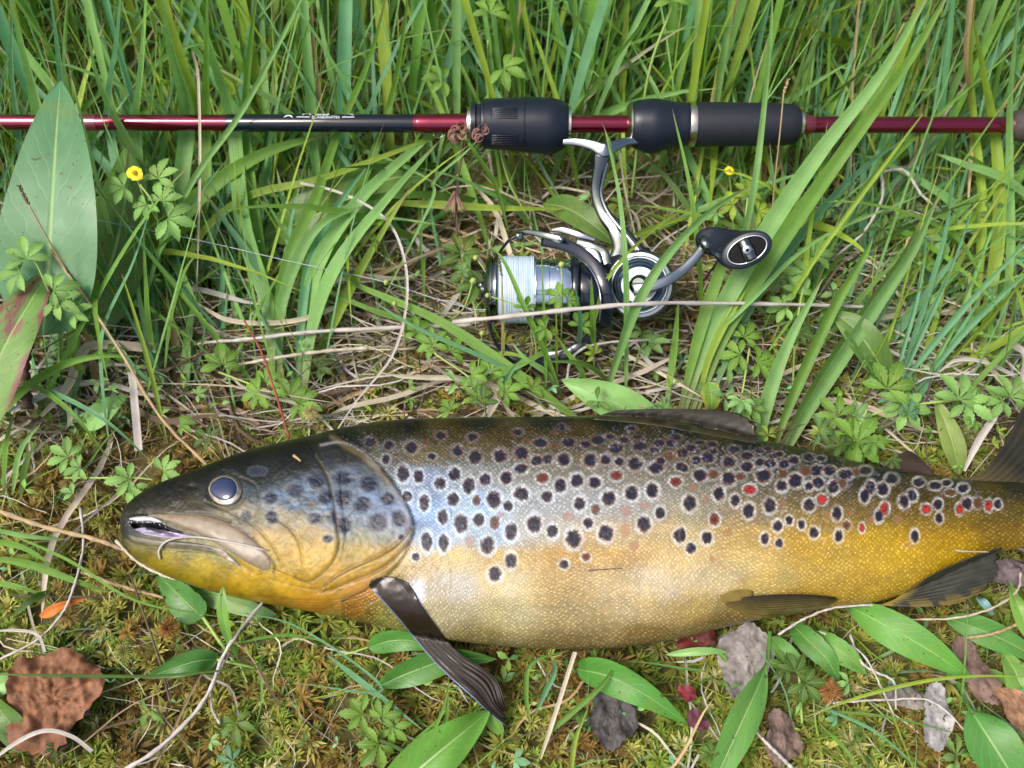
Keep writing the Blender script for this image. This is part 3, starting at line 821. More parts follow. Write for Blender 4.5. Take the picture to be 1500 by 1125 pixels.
# ---------------------------------------------------------------- fins
def fin(name, rows, colf, nu=60, nv=40, thick=.0010, ridges=14, amp=.0004, lift=.002, fb=0.0, zf=None, parent=fish):
    """rows: root to tip polylines in photo points (x, y[, lift]); built as a closed sheet with ray ridges"""
    R = []
    for r in rows:
        r = np.array([tuple(p) + ((lift,) if len(p) == 2 else ()) for p in r], float)
        R.append(catmull(r, nu))
    R = np.array(R)
    G = np.stack([catmull(R[:, i], nv) for i in range(nu)], 1)      # nv, nu, 3
    fr_ = np.clip(fbm2(np.linspace(0, max(ridges, 3) * 2.2, nu), np.zeros(nu) + 3.3, 51, 3), 0, 1)
    for i in range(nu):
        vv = np.linspace(0, 1 - .10 * fr_[i], nv) * (nv - 1)
        for q_ in range(3): G[:, i, q_] = np.interp(vv, np.arange(nv), G[:, i, q_])
    P = np.zeros((nv, nu, 3)); c = np.zeros((nv, nu, 3))
    for a in range(nv):
        for b_ in range(nu):
            x, y, l = G[a, b_]
            u = b_ / (nu - 1); v = a / (nv - 1)
            rg = amp * math.sin(u * ridges * 2 * math.pi) * min(1, v * 3 + .2)
            if zf is None:
                P[a, b_] = S(x, y, l + rg, fb + l + rg)
            else:
                P[a, b_] = zf(x, y, u, v, rg)
            c[a, b_] = colf(u, v, x, y) * (1 + .10 * math.sin(u * ridges * 2 * math.pi + .6))
    th = thick * np.sqrt(np.clip(np.minimum(1, 6 * np.minimum(np.linspace(0, 1, nu), 1 - np.linspace(0, 1, nu))), .02, 1))
    Bk = P - FN * th[None, :, None]
    V = np.vstack([P.reshape(-1, 3), Bk.reshape(-1, 3)])
    f1 = grid_faces(nv, nu); f2 = f1[:, ::-1] + nv * nu
    rim = []
    idx = [(0, j) for j in range(nu)] + [(i, nu - 1) for i in range(1, nv)] + [(nv - 1, j) for j in range(nu - 2, -1, -1)] + [(i, 0) for i in range(nv - 2, 0, -1)]
    ii = [a * nu + b_ for a, b_ in idx]
    for a, b_ in zip(ii, ii[1:] + ii[:1]): rim.append([b_, a, a + nv * nu, b_ + nv * nu])
    Fq = np.vstack([f1, f2, np.array(rim)])
    cc = np.vstack([c.reshape(-1, 3)] * 2)
    return mk(name, V, Fq, M_fin, parent, col=np.clip(cc, .002, 1), uv=np.zeros((len(V), 2)))
def nz(x, y, s, sd=1): return float(fbm2(np.array(x / s), np.array(y / s), sd))
def dcol(u, v, x, y):
    base = np.array([.010, .009, .005]) * (1.0 + .9 * nz(x, y, 12))
    if v < .35: base = base + np.array([.012, .009, .002]) * (1 - v / .35)
    for sx, sy in ((935, 608), (965, 617), (990, 607), (1020, 620), (1050, 615), (1075, 628), (1000, 628), (960, 604)):
        if abs(x - sx) < 10 and abs(y - sy) < 4: base = base * .45
    return base
fin("dorsal_fin", [[(868, 614, .0), (950, 622, .0), (1020, 634, .0), (1108, 650, .0)],
                   [(885, 606, .002), (960, 607, .003), (1035, 613, .004), (1106, 640, .004)],
                   [(905, 600, .003), (965, 598, .004), (1050, 599, .005), (1090, 606, .006), (1104, 622, .006)]],
    dcol, nu=110, nv=20, ridges=11, amp=.00002, thick=.0016)
fin("adipose_fin", [[(1285, 693, -.001), (1325, 697, -.001), (1372, 701, -.001)],
                    [(1300, 680, 0), (1330, 674, 0), (1366, 690, 0)],
                    [(1318, 664, 0), (1334, 659, 0), (1354, 676, 0)]],
    lambda u, v, x, y: np.array([.022, .013, .008]) * (0.6 + nz(x, y, 10)), nu=24, nv=14, ridges=1, amp=0, thick=.0025)
def tailz(x, y, u, v, rg):
    return WPl(x, y, FP0 + FN * (.0035 * math.sin(v * 2.2) + rg), FN)
fin("tail_fin", [[(1405, 702), (1450, 730), (1470, 760), (1470, 800)],
                 [(1440, 690), (1490, 720), (1510, 765), (1505, 812)],
                 [(1475, 645), (1540, 690), (1560, 770), (1545, 850)],
                 [(1497, 600), (1590, 660), (1605, 770), (1590, 905)],
                 [(1540, 548), (1640, 640), (1650, 775), (1620, 950)]],
    lambda u, v, x, y: (np.array([.065, .050, .014]) * (1 - min(1, v * 2.4)) + np.array([.014, .013, .007]) * min(1, v * 1.9)) * (.7 + .6 * nz(x, y, 18)),
    nu=110, nv=44, ridges=22, amp=.0002, thick=.0022, zf=tailz)
def acol(u, v, x, y):
    c = np.array([.020, .020, .014]) * (.6 + nz(x, y, 9) * .9)
    k_ = max(0, 1 - v * 4.5) + max(0, (u - .62) * 1.6) * (nz(x, y, 26, 4) > .5)
    return c * (1 - min(1, k_)) + np.array([.16, .12, .02]) * min(1, k_)
fin("anal_fin", [[(1325, 866, .0005), (1310, 878, .0005), (1288, 886, .0)],
                 [(1372, 838, .004), (1358, 868, .003), (1330, 889, .003)],
                 [(1420, 818, .006), (1412, 856, .006), (1385, 887, .004)],
                 [(1462, 804, .007), (1470, 832, .007), (1457, 853, .006), (1420, 879, .004)]],
    acol, nu=100, nv=50, ridges=9, amp=.00012, thick=.0012, fb=.002)
fin("pelvic_fin", [[(1066, 878, .0005), (1062, 884, .0005), (1066, 890, .0)],
                   [(1120, 873, .003), (1118, 888, .003), (1115, 903, .002)],
                   [(1180, 873, .004), (1182, 884, .004), (1172, 898, .002)],
                   [(1226, 877, .003), (1230, 881, .003), (1214, 889, .002)]],
    lambda u, v, x, y: (np.array([.018, .016, .012]) * (1 - u) + np.array([.09, .068, .016]) * u) * (.6 + .8 * nz(x, y, 12)) + np.array([.1, .075, .01]) * max(0, .22 - v),
    nu=70, nv=50, ridges=9, amp=.0003, thick=.0010)
fin("axillary_flap", [[(1054, 872, .0), (1058, 882, .0)], [(1078, 865, .0015), (1080, 881, .0015)], [(1104, 866, .001), (1105, 872, .001)]],
    lambda u, v, x, y: np.array([.11, .08, .018]) * (.7 + .6 * nz(x, y, 12)), nu=16, nv=16, ridges=0, amp=0, thick=.0010)
def pecz(x, y, u, v, rg):
    lf = .0024 * min(1, v * 2.2 + .2) * (1 - .6 * max(0, (u - .35) / .65) * max(0, 1 - v * 4.0))
    h = S(x, y, lf + rg, lf + rg)
    z_ = .0200 - .010 * max(0, (v - .5) / .5)
    g_ = W(x, y, z_ + rg)
    k_ = min(1, max(0, (v - .50) / .25)); k_ = k_ * k_ * (3 - 2 * k_)
    return h * (1 - k_) + g_ * k_
fin("pectoral_fin", [[(540, 858), (548, 848), (574, 845), (598, 853)],
                     [(556, 876), (570, 870), (592, 866), (609, 872)],
                     [(588, 912), (598, 905), (610, 897), (620, 894)],
                     [(640, 974), (650, 966), (659, 957), (666, 951)],
                     [(688, 1018), (700, 1006), (713, 994), (722, 990)],
                     [(714, 1042), (722, 1036), (730, 1030), (739, 1028)],
                     [(752, 1073), (748, 1060), (743, 1046), (741, 1036)]],
    lambda u, v, x, y: np.array([.014, .0085, .005]) * (.4 + .9 * nz(x, y, 14)) + (np.array([.05, .08, .15]) if u < .05 and v > .06 else 0),
    nu=80, nv=70, ridges=6, amp=.000008, thick=.0013, zf=pecz)
# thin dry stem lying on the jaw
# ================================================================== ROD
RZ = .055
def ray_y(px): return 179.0 + (px / 1500.0) * 4.5      # the blank's centre line in the photo
RA, RB = W(-40, ray_y(-40), RZ), W(1560, ray_y(1560), RZ)
RD = nrm(RB - RA)
rod = thing("fishing_rod", (RA + RB) / 2 * np.array([1, 1, 0]), "red and blue-black fishing rod with black grips lying across the grass", "fishing rod")
def axp(px):
    """point of the rod axis under photo column px"""
    lo, hi = -0.2, 1.2
    for _ in range(40):
        mid = (lo + hi) / 2
        if proj(RA + (RB - RA) * mid)[0] < px: lo = mid
        else: hi = mid
    return RA + (RB - RA) * lo
PPM = mpp(750, 181, RZ)
def rod_part(name, prof, mat, parent=rod, seg=48, down=0.0, smooth_n=0):
    """prof: (photo column, radius in photo px)"""
    pr = np.array(prof, float)
    L0 = axp(pr[0, 0])
    d = [(float((axp(x) - L0) @ RD), r * PPM) for x, r in pr]
    return lathe_axis(name, L0, RD, d, mat, parent, seg)
rod_part("lower_section", [(-400, 11.2), (118, 11.6), (333, 12)], M_red)
rod_part("flame_wrap", [(117, 12.1), (140, 12.2), (143, 12.1)], M_wrap)
rod_part("blank_section", [(333.2, 12.2), (336, 12.7), (600, 13.2), (606, 13.2)], M_blank)
rod_part("trim_ring", [(606.2, 13.3), (611, 13.4)], M_red)
rod_part("thread_wrap", [(611.2, 13.6), (616, 14.2), (632, 13.9), (652, 14.4), (672, 14.6), (686, 15)], M_red)
rod_part("winding_check", [(684.5, 17), (685, 23), (690, 24.5), (692, 23)], M_gold)
rod_part("locking_ring", [(690, 27), (691, 31), (697, 31.5), (699, 28), (704, 28), (706, 33), (709, 34)], M_rubber)
def hood(name, prof, cen, mat):
    """off-centre hood: prof (column, radius, drop towards the reel)"""
    pr = catmull(np.array(prof, float), 60)
    up = nrm(CAMP - axp(760)); side = nrm(np.cross(RD, up))
    if side @ (W(760, 220, RZ) - W(760, 180, RZ)) < 0: side = -side
    th = np.linspace(0, 2 * np.pi, 56, endpoint=False)
    V = []
    for x, r, dp in pr:
        o = axp(x)
        for t in th:
            s_ = math.sin(t); c_ = math.cos(t)
            rr = r * PPM
            k = dp * PPM * max(0, s_) ** 1.6
            V.append(o + side * (s_ * rr + k) + up * (c_ * rr))
    n = len(pr); m = len(th)
    Fl = [list(f) for f in grid_faces(n, m, True)] + [list(range(m))[::-1], [(n - 1) * m + j for j in range(m)]]
    o = mk(name, V, Fl, mat, rod); o.data.set_sharp_from_angle(angle=math.radians(50)); return o
fore = hood("foregrip", [(709, 28, 0), (710, 34.5, 0), (716, 35.5, 1), (766, 37, 3), (790, 37.5, 5), (808, 37, 7), (822, 33, 5), (831, 28, 2), (833, 20, 0)], 181, M_rubber)
rod_part("grip_seam", [(766.5, 38), (767, 38.9), (768.2, 38.9), (768.7, 38)], M_dark, fore)
rod_part("grip_end_ring", [(832, 14), (832.2, 25), (835.5, 25), (836, 14)], M_gold)
rod_part("seat_tube", [(834, 12.6), (922, 12.6)], M_red)
# moulded ribs on the foregrip, in two bands facing up
upv = nrm(CAMP - axp(740)); sdv = nrm(np.cross(RD, upv))
if sdv @ (W(760, 220, RZ) - W(760, 180, RZ)) < 0: sdv = -sdv
for band, a0 in ((0, -35), (1, 26)):
    for k in range(6):
        a = math.radians(a0 + k * 4.6)
        ps = []
        for x in (719, 722, 740, 756, 759):
            r = (35.6 + (x - 716) * .03 + (0.7 if 719 < x < 759 else -1) + (1.5 * max(0, math.sin(a)))) * PPM
            ps.append(axp(x) + sdv * math.sin(a) * r + upv * math.cos(a) * r)
        tube("rib", ps, [.7 * PPM] * 5, M_dark, fore, seg=6)
rear = hood("rear_hood", [(921, 20, 0), (922, 28, 0), (930, 33, 2), (945, 35.5, 5), (958, 36.5, 6), (972, 35, 3), (990, 32, 0), (1005, 31, 0), (1008, 27, 0)], 181, M_rubber)
rod_part("hood_mouth_ring", [(917.5, 14), (918, 25), (922, 31), (924, 32.5), (925, 25)], M_gold)
rod_part("metal_collar", [(1007, 25), (1007.2, 31.6), (1012, 32.6), (1017, 32.2), (1017.2, 25)], M_gold)
rod_part("rear_grip", [(1017.4, 28), (1018, 31.3), (1030, 31.8), (1100, 31), (1150, 29.8), (1160, 28.5), (1167, 26), (1169.5, 22)], M_foam)
rod_part("grip_end_ring", [(1168.5, 15), (1169, 22), (1173.5, 22), (1174, 15)], M_gold)
rod_part("butt_wrap", [(1174, 13.5), (1180, 14), (1190, 13), (1192, 12)], M_wrap)
rod_part("rear_section", [(1190, 12), (1478, 12)], M_red)
rod_part("butt_wrap", [(1470, 12.3), (1476, 13.5), (1482, 15), (1488, 18)], M_wrap)
rod_part("butt_knob", [(1480, 15), (1486, 21), (1500, 24), (1560, 25), (1580, 22)], plain("cork_rubber", (.03, .026, .022), .8, nscale=900, bump=.6))
# hook keeper : small open ring under the wrap
hk = []
for i in range(14):
    a = math.radians(-60 + 250 * i / 13)
    o_ = axp(642)
    hk.append(o_ + sdv * ((16 + 4.5 * math.sin(a)) * PPM) + RD * (6.5 * math.cos(a) * PPM) + upv * 2 * PPM)
tube("hook_keeper", hk, .9 * PPM, M_chrome, rod, seg=8)
# lettering wrapped round the blank
def wrap_text(name, s, px0, px1, ang, hpx, bold=False):
    cu = bpy.data.curves.new(name, 'FONT'); cu.body = s; cu.size = 1; cu.extrude = 0
    if bold: cu.offset = .02
    to = bpy.data.objects.new(name, cu); C.objects.link(to)
    dg = bpy.context.evaluated_depsgraph_get(); dg.update()
    me = bpy.data.meshes.new_from_object(to.evaluated_get(dg))
    bpy.data.objects.remove(to)
    co = np.empty(len(me.vertices) * 3); me.vertices.foreach_get("co", co); co = co.reshape(-1, 3)
    co[:, 0] = (co[:, 0] - co[:, 0].min()) / (co[:, 0].max() - co[:, 0].min())
    hh = co[:, 1].max() - co[:, 1].min(); co[:, 1] = (co[:, 1] - co[:, 1].min()) / hh
    A0, A1 = axp(px0), axp(px1)
    R = 13.35 * PPM
    V = []
    for x, y, z in co:
        a = math.radians(ang) - (y - .5) * hpx * PPM / R
        V.append(A0 + (A1 - A0) * x + sdv * math.sin(a) * R + upv * math.cos(a) * R)
    Fl = [list(p.vertices) for p in me.polygons]
    return mk(name, V, Fl, M_ink, rod, smooth=False)
wrap_text("small_lettering", "SCANDINAVIA", 459, 500, -41, 5.2)
wrap_text("large_lettering", "WESTIN", 438, 520, -86, 13, True)
def wrap_bar(name, pts, wpx):
    V = []; R = 13.35 * PPM
    for (x, a) in pts:
        for sg in (-1, 1):
            aa = math.radians(a) + sg * wpx * PPM / R / 2
            V.append(axp(x) + sdv * math.sin(aa) * R + upv * math.cos(aa) * R)
    return mk(name, V, grid_faces(len(pts), 2), M_ink, rod)
wrap_bar("lettering_rule", [(437, -41), (456, -41)], 1.3)
wrap_bar("lettering_rule", [(503, -41), (521, -41)], 1.3)
wrap_bar("arc_emblem", [(419, -38), (421, -48), (425, -55), (429, -48), (431, -38)], 2.6)

# ================================================================== REEL
reel = thing("spinning_reel", W(850, 480, 0), "silver and black spinning reel with white line hanging below the rod", "fishing reel")
def wp(L): return np.array([W(x, y, z) for x, y, z in L])
PR = mpp(850, 425, .035)
SZ = .030
s0, s1 = W(700, 424, SZ), W(895, 426, SZ)
SD = nrm(s1 - s0)
def spx(px): return float((W(px, 425, SZ) - s0) @ SD)
def spool(name, prof, mat, parent=reel):
    return lathe_axis(name, s0, SD, [(spx(x), r * PR) for x, r in prof], mat, parent, 72)
spool("drag_knob", [(704, 5), (705, 12), (709, 13), (710, 30), (713, 36), (718, 38), (719, 30)], M_dark)
spool("spool_lip", [(712, 36), (713, 45), (717, 49), (719, 50.5), (721, 50.5), (722, 48), (724, 48), (725, 51.5), (727, 52), (729, 51), (731, 48), (731.5, 40)], M_chrome)
ln = []
for i in range(60):
    x = 731 + 51 * i / 59
    ln.append((x, 49.6 + .5 * math.sin(i * 2.2) + .25 * math.sin(i * .7) - (1 if i in (0, 59) else 0)))
spool("wound_line", [(731, 30)] + ln + [(782, 30)], M_lineW)
M_bright = plain("polished_skirt", (.62, .70, .78), .16, 1.0)
spool("spool_skirt", [(782, 30), (782.2, 49.5), (784, 50), (785, 46.5), (787, 46), (803, 46), (804, 44.5), (812, 44.5), (813, 46.5), (833, 46.5), (836, 45), (836.5, 30)], M_bright)
spool("spool_rear_ring", [(836.6, 30), (837, 50), (840, 51), (844, 50.5), (846, 48), (846.2, 30)], M_dark)
spool("rotor", [(846.4, 30), (847, 42), (850, 43), (868, 43), (884, 41), (893, 36), (896, 20)], M_dark)
tube("drag_nut", wp([(698, 418, .03), (704, 418, .03), (707, 418, .03)]), [.0010, .0022, .0024], M_chrome, reel)
M_blue = plain("blue_anodised", (.04, .065, .11), .25, .9)
# rotor arm sweeping over the spool, and its partner below
def ribbon(name, L, wpx, tpx, mat, parent=reel, n=40):
    P = wp(L); P = catmull(P, n)
    w_ = np.interp(np.linspace(0, 1, n), np.linspace(0, 1, len(wpx)), wpx) * PR
    t_ = np.interp(np.linspace(0, 1, n), np.linspace(0, 1, len(tpx)), tpx) * PR
    T = nrm(np.gradient(P, axis=0)); V = []
    th = np.linspace(0, 2 * np.pi, 16, endpoint=False)
    for i in range(n):
        up = nrm(CAMP - P[i]); sd_ = nrm(np.cross(T[i], up)); up = np.cross(sd_, T[i])
        for t in th:
            cx, sx = math.cos(t), math.sin(t)
            V.append(P[i] + sd_ * w_[i] * np.sign(cx) * abs(cx) ** .6 + up * t_[i] * np.sign(sx) * abs(sx) ** .6)
    Fl = [list(f) for f in grid_faces(n, 16, True)] + [list(range(16))[::-1], [(n - 1) * 16 + j for j in range(16)]]
    return mk(name, V, Fl, mat, parent)
ribbon("rotor_arm", [(795, 352, .046), (822, 357, .050), (850, 370, .053), (873, 392, .053), (886, 422, .050), (890, 452, .042), (886, 478, .030)], [9, 9.5, 9, 9, 9, 9, 8], [4, 5, 5, 5, 4, 4, 3], M_dark)
ribbon("rotor_arm", [(790, 520, .012), (820, 520, .014), (850, 508, .018), (876, 488, .02)], [9, 10, 10, 9], [5, 6, 6, 5], M_dark)
ribbon("rotor_rim", [(858, 384, .052), (874, 410, .052), (880, 440, .049), (878, 470, .041)], [1.2, 1.5, 1.5, 1], [5.5, 5.7, 5, 4], M_steel)
ribbon("bail_bracket", [(845, 356, .052), (864, 362, .053), (883, 372, .052), (889, 388, .050)], [7, 8, 9, 7], [4, 4, 4, 4], M_chrome)
ribbon("bail_bracket_inset", [(856, 366, .0545), (870, 372, .055), (878, 386, .0535)], [4, 7, 5], [2, 2, 2], M_steel)
ribbon("bail_arm", [(760, 341, .045), (775, 340, .048), (800, 345, .051), (826, 352, .052)], [3.5, 4, 5, 6], [3, 3, 3.5, 3.5], M_chrome)
ribbon("bail_lever", [(808, 337, .051), (825, 337, .053), (848, 344, .054), (872, 352, .053)], [2.4, 5, 5, 3], [2, 2.6, 2.6, 2], M_steel)
tube("pivot_screw", wp([(822, 352, .052), (822, 350, .0565)]), [4.5 * PR, 3.8 * PR], M_steel, reel)
tube("line_roller", wp([(756, 346, .0455), (766, 345, .0455)]), [6.5 * PR, 6.5 * PR], M_chrome, reel, n=4)
tube("bail_wire", wp([(757, 345, .045), (742, 356, .040), (724, 385, .020), (714, 425, .006), (716, 470, .004), (726, 503, .008), (742, 516, .012)]), .0008, M_dark, reel, n=40)
ribbon("bail_foot", [(737, 510, .014), (745, 520, .015), (765, 529, .014), (795, 530, .012), (820, 520, .012)], [8, 8, 7, 8, 8], [6, 6, 5, 5, 5], M_dark)
M_plate = plain('side_plate_alloy', (.22, .26, .29), .3, 1.0)
# gearbox with round side plate
gc0, gc1 = W(942, 420, .012), W(936, 417, .046)
GD = nrm(gc1 - gc0); gl = np.linalg.norm(gc1 - gc0)
q = PR
lathe_axis("gearbox", gc0, GD, [(0, 30 * q), (.002, 42 * q), (.008, 50 * q), (gl * .6, 52 * q), (gl * .8, 51 * q), (gl * .84, 49 * q)], M_dark, reel, 64)
pl = lathe_axis("side_plate", gc0, GD, [(gl * .80, 49 * q), (gl * .86, 48.5 * q), (gl * .90, 46.5 * q), (gl * .905, 42 * q), (gl * .885, 40.5 * q), (gl * .885, 39 * q), (gl * .91, 37.5 * q), (gl * .93, 34 * q), (gl * .90, 32 * q)], M_plate, reel, 64)
lathe_axis("side_plate_dish", gc0, GD, [(gl * .86, 33 * q), (gl * .905, 32 * q), (gl * .915, 29 * q), (gl * .88, 22 * q), (gl * .88, 10 * q)], M_blue, pl, 64)
lathe_axis("handle_hub", gc0, GD, [(gl * .86, 16 * q), (gl * 1.0, 15 * q), (gl * 1.10, 13 * q), (gl * 1.14, 9 * q)], M_chrome, reel, 40)
ribbon("gearbox_neck", [(880, 425, .026), (900, 400, .032), (925, 378, .034), (950, 372, .032)], [30, 24, 16, 10], [14, 12, 10, 8], M_dark)
# stem and foot
ribbon("stem", [(884, 216, .053), (879, 245, .050), (874, 280, .047), (884, 312, .044), (903, 338, .041), (910, 362, .038), (906, 388, .034)],
       [15, 10, 9, 10, 13, 13, 18], [6, 7, 7, 7, 7, 8, 8], M_chrome, n=60)
ribbon("stem_edge", [(890, 240, .0555), (884, 262, .0535), (881, 285, .0515), (892, 313, .049), (918, 345, .046), (945, 378, .043), (962, 402, .038)],
       [1.5, 2, 2.3, 2.3, 2, 2, 1], [3, 3, 3, 3, 3, 3, 3], M_steel, n=50)
ribbon("stem_strut", [(888, 312, .043), (912, 338, .041), (940, 372, .038), (966, 402, .033)], [6, 8, 9, 8], [7, 7, 7, 6], M_dark)
ribbon("foot", [(824, 208, .054), (845, 208, .055), (868, 213, .0555), (886, 220, .0555), (903, 213, .0555), (920, 207, .055), (941, 206, .054)],
       [4.5, 6, 8, 11, 8, 6, 4.5], [2.5, 3, 4, 4, 4, 3, 2.5], M_steel, n=50)
# crank and knob
ribbon("crank", [(928, 424, .050), (950, 421, .052), (975, 412, .054), (998, 397, .056), (1018, 378, .059), (1034, 358, .062)], [9, 8, 7.5, 7, 6.5, 7], [4, 4, 4, 4, 4, 4], M_steel, n=50)
tube("crank_joint", wp([(1030, 362, .061), (1040, 353, .064)]), [13 * PR, 12.5 * PR], M_chrome, reel, seg=24)
kup = nrm(CAMP - W(1085, 364, .07))
e1 = nrm(W(1105, 353.5, .07) - W(1075, 368, .07)); e1 = nrm(e1 - kup * (e1 @ kup)); e2 = np.cross(kup, e1)
kax = nrm(kup * .55 + e1 * .55 - e2 * 0)
def ell_loft(name, L, mat, parent, seg=44, cap=True):
    V = []; th = np.linspace(0, 2 * np.pi, seg, endpoint=False)
    for (c_, ra, rb) in L:
        for t in th: V.append(c_ + e1 * math.cos(t) * ra * PR + e2 * math.sin(t) * rb * PR)
    n = len(L); Fl = [list(f) for f in grid_faces(n, seg, True)]
    if cap: Fl += [list(range(seg))[::-1], [(n - 1) * seg + j for j in range(seg)]]
    o = mk(name, V, Fl, mat, parent); return o
kl = [(1030, 356, .060, 10, 15), (1034, 355, .062, 13, 18), (1044, 354, .064, 18, 21), (1058, 356, .066, 22, 19.5), (1070, 360, .068, 27, 20), (1082, 364, .070, 33, 22), (1090, 366, .0725, 36, 23.5), (1093.5, 366.2, .0742, 35.5, 23), (1094.5, 366.2, .0748, 32, 20.5)]
kk = catmull(np.array(kl), 40)
knob = ell_loft("crank_knob", [(W(a, b_, c_), d, e_) for a, b_, c_, d, e_ in kk], M_rubber, reel)
kc = W(1094.5, 366.2, .0748)
ell_loft("knob_rim", [(kc - kup * .0008, 29, 18), (kc + kup * .0004, 29, 18), (kc + kup * .0007, 27.5, 16.5), (kc + kup * .0003, 26, 15), (kc - kup * .0002, 25.5, 14.6)], M_steel, knob, cap=False)
M_hole = plain("black_recess", (.004, .004, .005), .7, spec=.1)
ell_loft("knob_recess", [(kc + kup * .00008, 26, 15), (kc + kup * .0001, 1, 1)], M_hole, knob, cap=False)
rr_ = kc + kup * .0002
tube("knob_bar", [rr_ - e2 * 15 * PR, rr_, rr_ + e2 * 15 * PR], [8 * PR, 9.5 * PR, 8 * PR], M_chrome, knob, seg=16, n=12)
tube("knob_axle", [rr_, rr_ + kup * .0032, rr_ + kup * .0034], [7 * PR, 6.5 * PR, 5.5 * PR], M_steel, knob, seg=20)
tube("knob_axle_hole", [rr_ + kup * .0030, rr_ + kup * .00345], [2.4 * PR, 2.4 * PR], M_hole, knob, seg=14)
# loose line running off the spool to the left edge
fl = wp([(733, 392, .049), (715, 452, .030), (640, 438, .030), (560, 412, .028), (430, 384, .033), (300, 354, .038), (150, 324, .042), (0, 297, .046), (-60, 284, .046)])
ft = tube("fishing_line", fl, .00022, M_line, None, seg=6, n=60, origin=fl[0] * np.array([1, 1, 0]))
meta(ft, "thin white fishing line running left from the reel spool through the grass", "fishing line")
# ================================================================== PLANT BUILDERS
G_SEDGE = np.array([.145, .285, .05]); G_BLUE = np.array([.13, .30, .15]); G_YEL = np.array([.25, .36, .05])
G_LIGHT = np.array([.20, .38, .12]); G_DARK = np.array([.075, .15, .03]); STRAW = np.array([.36, .32, .24]); PALE = np.array([.36, .335, .31])
TAN = np.array([.30, .22, .12]); BROWN = np.array([.085, .058, .038]); REDS = np.array([.20, .05, .03])
COLS = dict(s=G_SEDGE, b=G_BLUE, y=G_YEL, l=G_LIGHT, d=G_DARK, w=STRAW, p=PALE, t=TAN, n=BROWN, r=REDS)
VIEWUP = nrm(np.array([0, -.55, .83]))
def blade_geo(L, wpx, col, n=22, fold=.22, roll=0.0, base=.35, tipc=None, shape='blade'):
    """L: root to tip (photo x, y, height cm); wpx widest photo width"""
    P = catmull(np.array([W(x, y, z / 100) for x, y, z in L]), n)
    mx, my = L[len(L) // 2][:2]
    w = wpx * mpp(mx, my, L[len(L) // 2][2] / 100)
    t = np.linspace(0, 1, n)
    if shape == 'blade': wd = (base + (1 - base) * np.minimum(1, t / .3)) * np.clip((1 - t) / .55, 0, 1) ** .65
    elif shape == 'cut': wd = (base + (1 - base) * np.minimum(1, t / .3))
    else: wd = np.ones(n) * (1 - .5 * t)
    wd = np.maximum(wd, .03)
    T = nrm(np.gradient(P, axis=0))
    S_ = nrm(np.cross(T, VIEWUP)); Nn = np.cross(S_, T)
    a = roll
    S2 = S_ * math.cos(a) + Nn * math.sin(a); N2 = -S_ * math.sin(a) + Nn * math.cos(a)
    off = np.array([-1, -.5, 0, .5, 1])
    V = P[:, None] + S2[:, None] * (off[None, :, None] * w * .5 * wd[:, None, None]) + N2[:, None] * (np.abs(off)[None, :, None] * w * fold * wd[:, None, None])
    c = np.tile(col, (n, 5, 1)).astype(float)
    tt = t[:, None, None]
    rootc = np.array([.22, .24, .10]); c = c * np.clip(tt * 5 + .15, 0, 1) + rootc * (1 - np.clip(tt * 5 + .15, 0, 1)) * (1 if col[1] > col[0] else 0) + c * (1 - np.clip(tt * 5 + .15, 0, 1)) * (0 if col[1] > col[0] else 1)
    tc_ = TAN if tipc is None else tipc
    if col[1] > col[0]:
        k = np.clip((tt - .93) / .05, 0, 1); c = c * (1 - k) + tc_ * k
    c[:, 2] *= .86
    uv = np.stack([np.tile(off, n), np.repeat(t, 5)], -1)
    return V.reshape(-1, 3), grid_faces(n, 5), c.reshape(-1, 3), uv
def blade_obj(name, L, wpx, colk, mat=None, parent=None, origin=None, rs=random.Random(1), **k):
    col = COLS[colk[0]] * (1 + rs.uniform(-.12, .12))
    V, Fq, c, uv = blade_geo(L, wpx, col, **k)
    if mat is None: mat = M_dry if colk[0] in 'wptnr' else M_blade
    return mk(name, V, Fq, mat, parent, col=c, uv=uv, origin=origin)
def tuft(name, label, cat, blades, group=None, part="blade", seed=0):
    r = random.Random(seed)
    x0, y0 = blades[0][0][0][:2]
    o = thing(name, W(x0, y0, 0), label, cat, group)
    for bl in blades:
        L, w, ck = bl[:3]
        blade_obj(part, L, w, ck, parent=o, rs=r, roll=r.uniform(-.35, .35), fold=r.uniform(.12, .3))
    return o

